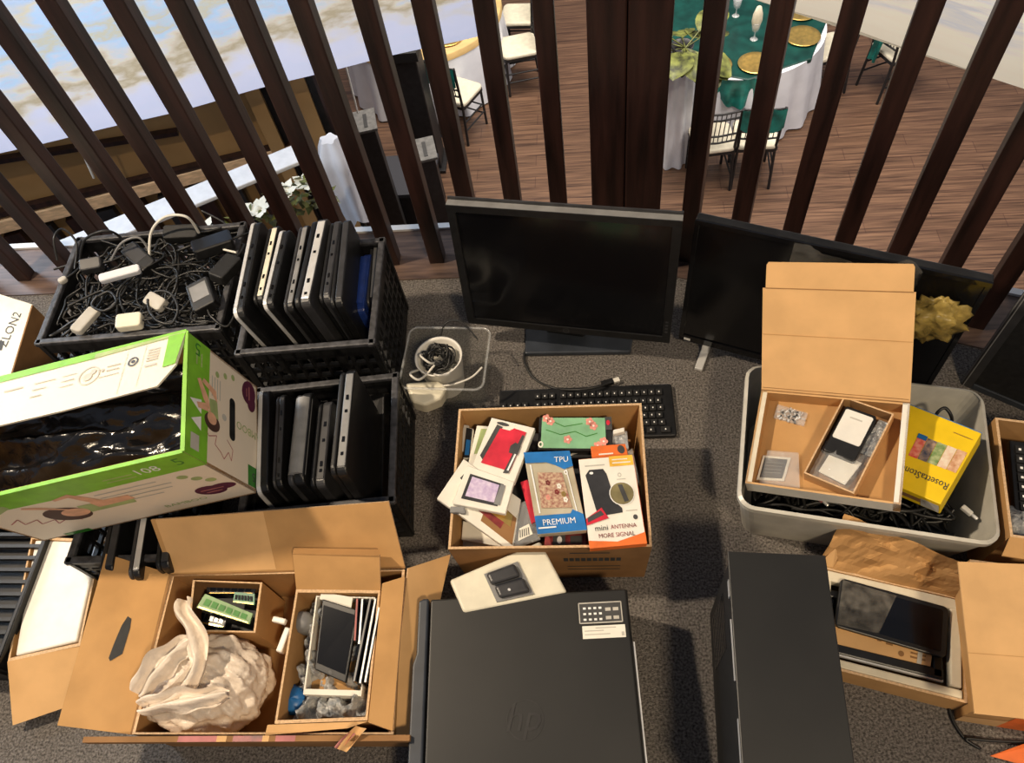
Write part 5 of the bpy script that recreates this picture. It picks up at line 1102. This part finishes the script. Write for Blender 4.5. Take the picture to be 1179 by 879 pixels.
mb = MB(K['wire_black']); mb.tube(spline([(0.6467, 0.3036, 0.0040), (0.6483, 0.2730, 0.0040), (0.6622, 0.2433, 0.0040), (0.6827, 0.2291, 0.0040), (0.6610, 0.2442, 0.0080), (0.7030, 0.2424, 0.0080), (0.7856, 0.2417, 0.0080)], 10), .0034); solo('floor_cord', mb, 'thin black cord lying on the carpet at the bottom right corner', 'cable')

# ---------------------------------------------------------------- big carton at the bottom left
bg = thing('cardboard_box', 'big open cardboard box with spread flaps and a white bag inside, bottom left', 'box', (-.66,.35,0))
z0 = .16
r = [Vector(p) for p in ((-0.8968, 0.1887, 0.1600), (-0.3909, 0.2021, 0.1600), (-0.4071, 0.5118, 0.1600), (-0.9092, 0.4983, 0.1600))]     # front-left, front-right, back-right, back-left
mb = MB(K['kraft']); cen = sum(r, Vector())/4
def inset(p, k, z): q = p.lerp(Vector((cen.x,cen.y,p.z)), k); return Vector((q.x,q.y,z))
for i in range(4):
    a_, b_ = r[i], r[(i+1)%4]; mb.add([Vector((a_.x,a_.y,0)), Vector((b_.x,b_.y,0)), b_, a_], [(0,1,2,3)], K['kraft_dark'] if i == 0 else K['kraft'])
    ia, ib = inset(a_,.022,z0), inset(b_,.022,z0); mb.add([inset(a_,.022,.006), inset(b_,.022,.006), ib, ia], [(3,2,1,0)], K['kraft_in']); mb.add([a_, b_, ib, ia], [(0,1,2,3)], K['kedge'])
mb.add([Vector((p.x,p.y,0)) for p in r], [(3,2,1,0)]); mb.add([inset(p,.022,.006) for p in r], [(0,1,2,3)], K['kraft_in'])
part('carton_body', mb, bg)
def flap(q, m=None, t=.005): mb = MB(m or K['kraft']); mb.slab(planar(q), t, None, K['kedge']); return mb
fq = [r[3], r[2], Vector((-0.4307, 0.6217, 0.2550)), Vector((-0.9349, 0.5803, 0.2550))]; mb = flap(fq); F = face(planar(fq)); mb.decal(F, [(0,.0),(1,.0),(1,.03),(0,.03)], K['crease'], .0006); mb.decal(F, [(.02,.05),(.46,.05),(.48,1),(.02,1)], K['kraft_pale'], .0005); part('back_flap', mb, bg)
fq = [Vector((-1.0347, 0.1966, 0.1850)), r[0], r[3], Vector((-1.0451, 0.5293, 0.2050))]; mb = flap(fq); F = face(planar(fq))
mb.decal(F, [(.965,0),(1,0),(1,1),(.965,1)], K['crease'], .0006); mb.decal(F, [(.43,.40),(.46,.385),(.60,.44),(.615,.60),(.60,.655),(.54,.665),(.49,.60),(.455,.50)], K['black_matte'], .0008); part('left_flap', mb, bg)
fq = [r[1], Vector((-0.3808, 0.1975, 0.1100)), Vector((-0.3153, 0.5617, 0.1200)), r[2]]; mb = flap(fq, K['kraft_pale']); part('right_flap', mb, bg)
a_, b_ = Vector((-0.9779, 0.1744, 0.1720)), Vector((-0.3548, 0.1942, 0.1720)); mb = MB(K['kraft_dark']); mb.bar(a_, b_, .010, .02); part('front_flap', mb, bg)
mb = MB(K['red'])
for u0, u1, m_ in ((.30,.42,K['pinki']), (.42,.45,K['kraft_pale']), (.47,.56,K['dred']), (.56,.58,K['kraft_pale']), (.60,.66,K['pinki'])):
    p0, p1 = a_.lerp(b_,u0)+Vector((0,0,.0103)), a_.lerp(b_,u1)+Vector((0,0,.0103)); o_ = Vector((0,.005,0)); mb.add([p0-o_, p1-o_, p1+o_, p0+o_], [(0,1,2,3)], m_)
part('edge_print', mb, bg)
# small carton of memory sticks
sc_ = thing('small_box', 'small open cardboard box with green circuit boards in the back left of the big box', 'box', (-0.8459, 0.4606, 0.0200), rad(0,0,-3))
q = [Vector(p) for p in ((-0.8492, 0.3857, 0.1450), (-0.7039, 0.3842, 0.1450), (-0.7129, 0.4876, 0.1450), (-0.8681, 0.4923, 0.1450))]; cc = sum(q, Vector())/4; mb = MB(K['kraft'])
for i in range(4):
    a_, b_ = q[i], q[(i+1)%4]; ia, ib = a_.lerp(cc,.06), b_.lerp(cc,.06)
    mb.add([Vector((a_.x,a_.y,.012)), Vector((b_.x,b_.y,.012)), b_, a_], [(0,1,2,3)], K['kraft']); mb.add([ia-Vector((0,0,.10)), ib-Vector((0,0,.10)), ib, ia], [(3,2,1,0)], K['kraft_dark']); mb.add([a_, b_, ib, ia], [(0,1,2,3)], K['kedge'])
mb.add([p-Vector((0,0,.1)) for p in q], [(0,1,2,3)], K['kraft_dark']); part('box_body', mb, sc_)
def board(label, pq, m, dz=0.):
    mb = MB(m); pq = [Vector(p)+Vector((0,0,dz)) for p in pq]; t = thing('circuit_board', label, 'circuit board', sum(pq, Vector())/4, (0,0,0), 'circuit boards in the small box'); mb.slab(pq, .004); part('board', mb, t)
    F = face(pq); mb = MB(K['black_plastic'])
    for i in range(6): mb.drect(F, .08+.145*i,.3,.19+.145*i,.75, K['dgreen'] if m == K['pcb'] else K['black_gloss'], .0012)
    part('chips', mb, t); mb = MB(K['gold']); mb.drect(F, .03,.03,.97,.14, K['gold'], .001); part('contacts', mb, t)
board('long pale green memory board lying diagonally on top in the small box', [(-0.8495, 0.4365, 0.1350), (-0.7281, 0.4053, 0.1300), (-0.7247, 0.4261, 0.1320), (-0.8367, 0.4650, 0.1380)], K['pcb'])
board('dark green memory board at the back right inside the small box', [(-0.7825, 0.4541, 0.1150), (-0.7332, 0.4490, 0.1150), (-0.7374, 0.4720, 0.1180), (-0.7827, 0.4754, 0.1180)], mat('teal_board', (.04,.20,.11), .4))
board('black circuit board at the back of the small box', [(-0.8510, 0.4752, 0.1050), (-0.7456, 0.4760, 0.1050), (-0.7399, 0.4901, 0.1080), (-0.8540, 0.4912, 0.1080)], K['dgrey'])
board('black circuit board under the long pale green one at the front left', [(-0.8745, 0.4171, 0.1000), (-0.7955, 0.4037, 0.1000), (-0.7952, 0.4326, 0.1000), (-0.8691, 0.4466, 0.1000)], K['dgrey'])
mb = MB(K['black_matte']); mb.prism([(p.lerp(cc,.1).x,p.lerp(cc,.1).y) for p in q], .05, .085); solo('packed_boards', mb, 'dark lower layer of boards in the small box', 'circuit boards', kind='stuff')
# white shopping bag
wb = thing('shopping_bag', 'crumpled white plastic shopping bag with a knotted handle in the big box', 'bag', (-0.8554, 0.3064, 0.0100))
c = Vector((-0.7972, 0.2942, 0.0950)); mb = MB(K['wbag'])
def bag(u, v):
    a = u*2*PI; b = (v-.5)*PI; d = Vector((math.cos(a)*math.cos(b), math.sin(a)*math.cos(b), math.sin(b)))
    ax = Vector((-.55,.5,.67)); e1 = ax.orthogonal().normalized(); e2 = ax.cross(e1); pol = math.acos(max(-1,min(1,d.dot(ax)))); ph_ = math.atan2(d.dot(e2), d.dot(e1))
    k = 1+.13*fn(d*1.5, 1.0, 3)-.15*abs(fn(d*1.9, 1.0, 9))-.16*abs(fn((math.cos(ph_)*3.2, math.sin(ph_)*3.2, pol*.7), 1.0, 2))*math.sin(pol)+.05
    p = Vector((d.x*.125, d.y*.098, d.z*.085))*k
    if d.x < 0 and d.y < .4: p.x *= 1+.22*(-d.x)*(.4-d.y)
    return c+p
mb.grid(bag, 120, 70); part('bag_body', mb, wb)
mb = MB(K['wbag'])
def hd(pts, w):
    s_ = spline([Vector(p) for p in pts], 8); n_ = len(s_)
    def f(u, v):
        x = v*(n_-1); i = min(int(x), n_-2); p = s_[i].lerp(s_[i+1], x-i); d = (s_[i+1]-s_[i]).normalized(); sd = d.cross(Vector((.2,-.3,1))).normalized()
        return p+sd*(u-.5)*w*(.6+.4*math.sin(v*PI)+.15*math.sin(v*17))+Vector((0,0,.012*math.sin(u*PI*3+v*4)))
    return f
mb.grid(hd([(-0.8419, 0.4350, 0.2000), (-0.8304, 0.4081, 0.2150), (-0.8014, 0.3762, 0.2150), (-0.7856, 0.3410, 0.2050), (-0.7806, 0.3019, 0.2000), (-0.8119, 0.2571, 0.1850), (-0.8791, 0.2321, 0.1600)], .045), 8, 50)
mb.grid(hd([(-0.8952, 0.2355, 0.1650), (-0.8228, 0.2436, 0.1900), (-0.7612, 0.2486, 0.1950), (-0.7110, 0.2583, 0.1900)], .04), 8, 30); mb.grid(hd([(-0.9034, 0.2579, 0.1700), (-0.8738, 0.2943, 0.1900), (-0.8377, 0.3311, 0.1950), (-0.8022, 0.3535, 0.2000)], .05), 8, 30); part('handles', mb, wb)
mb = MB(K['pinki']); 
# inner carton of phones
ic = thing('small_box', 'inner open cardboard box of phones on the right inside the big box', 'box', (-0.5970, 0.3644, 0.0100))
q = [Vector(p) for p in ((-0.6185, 0.2132, 0.1650), (-0.4417, 0.2236, 0.1650), (-0.4507, 0.4667, 0.1650), (-0.6277, 0.4672, 0.1650))]; cc = sum(q, Vector())/4; mb = MB(K['kraft'])
for i in range(4):
    a_, b_ = q[i], q[(i+1)%4]; ia, ib = a_.lerp(cc,.05), b_.lerp(cc,.05)
    mb.add([Vector((a_.x,a_.y,.012)), Vector((b_.x,b_.y,.012)), b_, a_], [(0,1,2,3)]); mb.add([ia-Vector((0,0,.14)), ib-Vector((0,0,.14)), ib, ia], [(3,2,1,0)], K['kraft_in']); mb.add([a_, b_, ib, ia], [(0,1,2,3)], K['kedge'])
mb.add([p-Vector((0,0,.14)) for p in q], [(0,1,2,3)], K['kraft_dark']); part('box_body', mb, ic)
mb = flap([q[3], q[2], Vector((-0.4470, 0.5212, 0.2150)), Vector((-0.6287, 0.5245, 0.2150))]); mb.slab([Vector((-0.6283, 0.5241, 0.2160)), Vector((-0.4467, 0.5208, 0.2160)), Vector((-0.4537, 0.5376, 0.2050)), Vector((-0.6339, 0.5411, 0.2050))], .004, K['kraft_in']); part('back_flap', mb, ic)
mb = flap([Vector((-0.6314, 0.1931, 0.1680)), Vector((-0.4765, 0.2089, 0.1680)), Vector((-0.4384, 0.2214, 0.1700)), Vector((-0.6295, 0.2107, 0.1700))], K['kraft_pale']); part('front_flap', mb, ic)
mb = flap([Vector((-0.4382, 0.2199, 0.1700)), Vector((-0.3920, 0.2072, 0.1650)), Vector((-0.4012, 0.4922, 0.1750)), Vector((-0.4445, 0.4761, 0.1800))], K['kraft'], .02); part('side_flap', mb, ic)
mb = MB(K['bubble'])
def bw(u, v): p = q[0].lerp(q[1],.08+.84*u).lerp(q[3].lerp(q[2],.08+.84*u), .06+.88*v); return p-Vector((0,0,.050))+Vector((0,0,.035*fn((u*5,v*6,1),1.6)+.012*math.sin(u*20)*math.sin(v*26)))
mb.grid(bw, 44, 60); solo('bubble_wrap', mb, 'shiny crumpled clear wrapping filling the inner phone box', 'wrapping', kind='stuff')
mb = MB(K['blue']); cbl = Vector((-0.6121, 0.2658, 0.1100)); mb.grid(lambda u, v: cbl+Vector((.022*math.cos(u*6.283)*math.sin(v*PI), .028*math.sin(u*6.283)*math.sin(v*PI), .015*math.cos(v*PI)))*(1+.3*fn((u*4,v*4,0),1)), 14, 8); solo('blue_pouch', mb, 'small dark blue pouch in the wrapping at the front left of the inner box', 'pouch')
ft_ = thing('phone_tray', 'pale card tray holding phones inside the inner box', 'tray', (-0.5505, 0.3702, 0.1000))
tq_ = [Vector(p) for p in ((-0.5849, 0.2714, 0.1350), (-0.4690, 0.2707, 0.1350), (-0.4641, 0.4570, 0.1500), (-0.5890, 0.4596, 0.1500))]; cc2 = sum(tq_, Vector())/4; mb = MB(K['cushion'])
for i in range(4):
    a_, b_ = tq_[i], tq_[(i+1)%4]; dz = Vector((0,0,.03)); mb.slab([a_-dz, b_-dz, b_, a_], .003, K['paper'])
mb.slab([p-Vector((0,0,.03)) for p in tq_], .002, K['kraft']); part('tray_body', mb, ft_)
mb = flap([tq_[0], tq_[1], tq_[1]+Vector((0,.010,.002)), tq_[0]+Vector((0,.010,.002))], K['paper'], .003); part('lip', mb, ft_)
ph = thing('smartphone', 'black phone lying face up in the pale card tray', 'phone', (-0.5413, 0.3690, 0.1400), group='phones in the inner box')
pq = [Vector(p) for p in ((-0.5655, 0.3151, 0.1500), (-0.4987, 0.2908, 0.1500), (-0.4896, 0.4261, 0.1650), (-0.5690, 0.4480, 0.1650))]; mb = MB(K['black_plastic']); mb.slab(pq, .009); part('body', mb, ph, bevel=.002)
F = face(pq); mb = MB(K['black_gloss']); mb.drect(F, .06,.10,.94,.92, K['black_gloss'], .0008); mb.dell(F, .5,.05,.06,.025, K['dgrey'], .0008); part('screen', mb, ph)
def sphone(i, a_, b_, m, label):
    a_, b_ = Vector(a_), Vector(b_); t = thing('smartphone', label, 'phone', (a_+b_)/2-Vector((0,0,.07)), (0,0,0), 'phones in the inner box'); dn = Vector((.004,0,-.07))
    mb = MB(K['black_gloss']); mb.slab([a_, b_, b_+dn, a_+dn], .009); part('body', mb, t, bevel=.002); mb = MB(m); mb.bar(a_+Vector((.0045,0,.0008)), b_+Vector((.0045,0,.0008)), .0035, .002); part('frame', mb, t)
sphone(0, (-0.4926, 0.3668, 0.1650), (-0.5003, 0.4486, 0.1650), K['pinki'], 'phone with a rose metal edge, first right of the face-up phone')
sphone(1, (-0.4829, 0.3603, 0.1650), (-0.4895, 0.4487, 0.1650), K['silver'], 'short silver edged phone standing second in the row in the inner box')
sphone(2, (-0.4823, 0.2912, 0.1650), (-0.4733, 0.4488, 0.1650), K['grey'], 'long grey edged phone standing third in the row in the inner box')
sphone(3, (-0.4700, 0.2884, 0.1650), (-0.4626, 0.4489, 0.1650), K['silver'], 'bright silver edged phone standing fourth in the row in the inner box')
sphone(4, (-0.4601, 0.2901, 0.1650), (-0.4530, 0.4316, 0.1650), K['silver'], 'white edged phone standing nearest the box wall on the right')
mb = MB(K['paper']); mb.slab([(-0.5780, 0.4507, 0.1560), (-0.5110, 0.4319, 0.1500), (-0.5093, 0.4548, 0.1560), (-0.5761, 0.4644, 0.1580)], .003); solo('leaflet', mb, 'white paper slip behind the face-up phone', 'leaflet')
mb = MB(K['grey']); mb.M = TR((-0.6159, 0.4112, 0.1200)); mb.lathe([(.001,.03),(.016,.026),(.022,.012),(.02,-.02),(.012,-.03)], 18); mb.M = Matrix(); solo('earphone_case', mb, 'rounded grey pouch in the wrapping left of the face-up phone', 'pouch')
for i, (pp_, s_, l) in enumerate((((-0.6690, 0.4158, 0.1200), (.03,.012,.012), 'small white plug between the two small boxes in the big box'), ((-0.6536, 0.3783, 0.1100), (.014,.05,.02), 'white adapter standing beside the inner phone box'))):
    mb = MB(K['white']); mb.M = TR(pp_, -.2); mb.box((0,0,0), s_); solo('adapter', mb, l, 'adapter', bevel=.003)
tk = thing('paper_tag', 'torn orange and cream paper tag on the front edge of the big box', 'tag', (-0.4620, 0.1916, 0.1800))
mb = MB(K['orange']); mb.grid(lambda u, v: Vector((-0.4891, 0.1735, 0.1820)).lerp(Vector((-0.4689, 0.1684, 0.1820)),u).lerp(Vector((-0.4540, 0.2106, 0.1900)).lerp(Vector((-0.4322, 0.2054, 0.1900)),u), v)+Vector((0,0,.006*math.sin(u*5+v*3))), 6, 8, K['kraft_pale']); mb.grid(lambda u, v: Vector((-0.4903, 0.1746, 0.1840)).lerp(Vector((-0.4799, 0.1706, 0.1840)),u).lerp(Vector((-0.4624, 0.2004, 0.1890)).lerp(Vector((-0.4504, 0.1964, 0.1890)),u), v)+Vector((0,0,.002+.006*math.sin(u*5+v*3))), 6, 8, K['pinki']); part('tag_body', mb, tk)

# ---------------------------------------------------------------- shallow carton with a white laptop at the far left
fb = thing('cardboard_box', 'shallow open cardboard box holding a white laptop at the far left', 'box', (-1.24,.48,0))
q = [Vector(p) for p in ((-1.2694, 0.3323, 0.0850), (-1.1167, 0.3671, 0.0850), (-1.1493, 0.6045, 0.0850), (-1.3313, 0.6131, 0.0850))]; cc = sum(q, Vector())/4; mb = MB(K['kraft'])
for i in range(4):
    a_, b_ = q[i], q[(i+1)%4]; ia, ib = a_.lerp(cc,.05), b_.lerp(cc,.05)
    mb.add([Vector((a_.x,a_.y,0)), Vector((b_.x,b_.y,0)), b_, a_], [(0,1,2,3)]); mb.add([ia-Vector((0,0,.08)), ib-Vector((0,0,.08)), ib, ia], [(3,2,1,0)], K['kraft_in']); mb.add([a_, b_, ib, ia], [(0,1,2,3)], K['kedge'])
mb.add([p-Vector((0,0,.08)) for p in q], [(0,1,2,3)], K['kraft_in']); part('carton_body', mb, fb)
mb = flap([Vector((-1.2480, 0.2147, 0.0300)), Vector((-1.1475, 0.2512, 0.0300)), q[1], q[0]], K['kraft_pale']); part('front_flap', mb, fb)
wl = thing('laptop', 'closed white laptop lying in the shallow box at the far left', 'laptop', cc-Vector((0,0,.02)))
lq_ = [Vector(p) for p in ((-1.2603, 0.3439, 0.0820), (-1.1302, 0.3767, 0.0820), (-1.1587, 0.6014, 0.0820), (-1.3215, 0.6057, 0.0820))]; mb = MB(K['white']); mb.slab(lq_, .022); part('lid', mb, wl, bevel=.005, seg=3)
mb = MB(K['grey']); mb.slab([p-Vector((0,0,.0225)) for p in lq_], .015); part('base', mb, wl, bevel=.004)

# ---------------------------------------------------------------- light and camera
W = bpy.data.worlds.new('world'); bpy.context.scene.world = W; W.use_nodes = True
W.node_tree.nodes['Background'].inputs['Color'].default_value = (.72,.80,1,1); W.node_tree.nodes['Background'].inputs['Strength'].default_value = .19
def area(name, loc, tgt, size, power, col):
    l = bpy.data.lights.new(name, 'AREA'); l.shape = 'DISK'; l.size = size; l.energy = power; l.color = col; o = bpy.data.objects.new(name, l); C.objects.link(o); o.location = loc
    o.rotation_euler = (Vector(tgt)-Vector(loc)).to_track_quat('-Z','Y').to_euler()
area('lamp_left', (-2.1,1.0,2.8), (-.2,.6,0), .16, 98, (1,.81,.59))
area('lamp_behind', (.9,-1.1,2.9), (.2,.7,0), .35, 60, (1,.79,.53))
area('hall_lamp', (.9,6.2,1.6), (.9,6.6,ZL), 2.5, 260, (1,.93,.84))
area('hall_lamp', (-1.8,6.8,1.6), (-1.6,7,ZL), 2.5, 190, (1,.90,.76))
area('hall_lamp', (3.5,4.5,1.6), (2.5,5.5,ZL), 2.5, 190, (1,.88,.76))
area('window_light', (-3.6,2.2,1.6), (-1.3,1.6,-.2), 1.2, 75, (.70,.84,1))
cam = bpy.data.cameras.new('camera'); co = bpy.data.objects.new('camera', cam); C.objects.link(co); bpy.context.scene.camera = co
cam.sensor_width = 36; cam.sensor_fit = 'HORIZONTAL'; cam.lens = 36*880/1179; cam.clip_start = .02
co.matrix_world = Matrix([[0.993107, 0.024131, 0.114701, 0.0], [0.041894, 0.840861, -0.539628, 0.0], [-0.10947, 0.540713, 0.834054, 1.65], [0.0, 0.0, 0.0, 1.0]])
sc = bpy.context.scene
sc.view_settings.view_transform = 'Standard'; sc.view_settings.look = 'None'; sc.view_settings.exposure = 0; sc.view_settings.gamma = 1
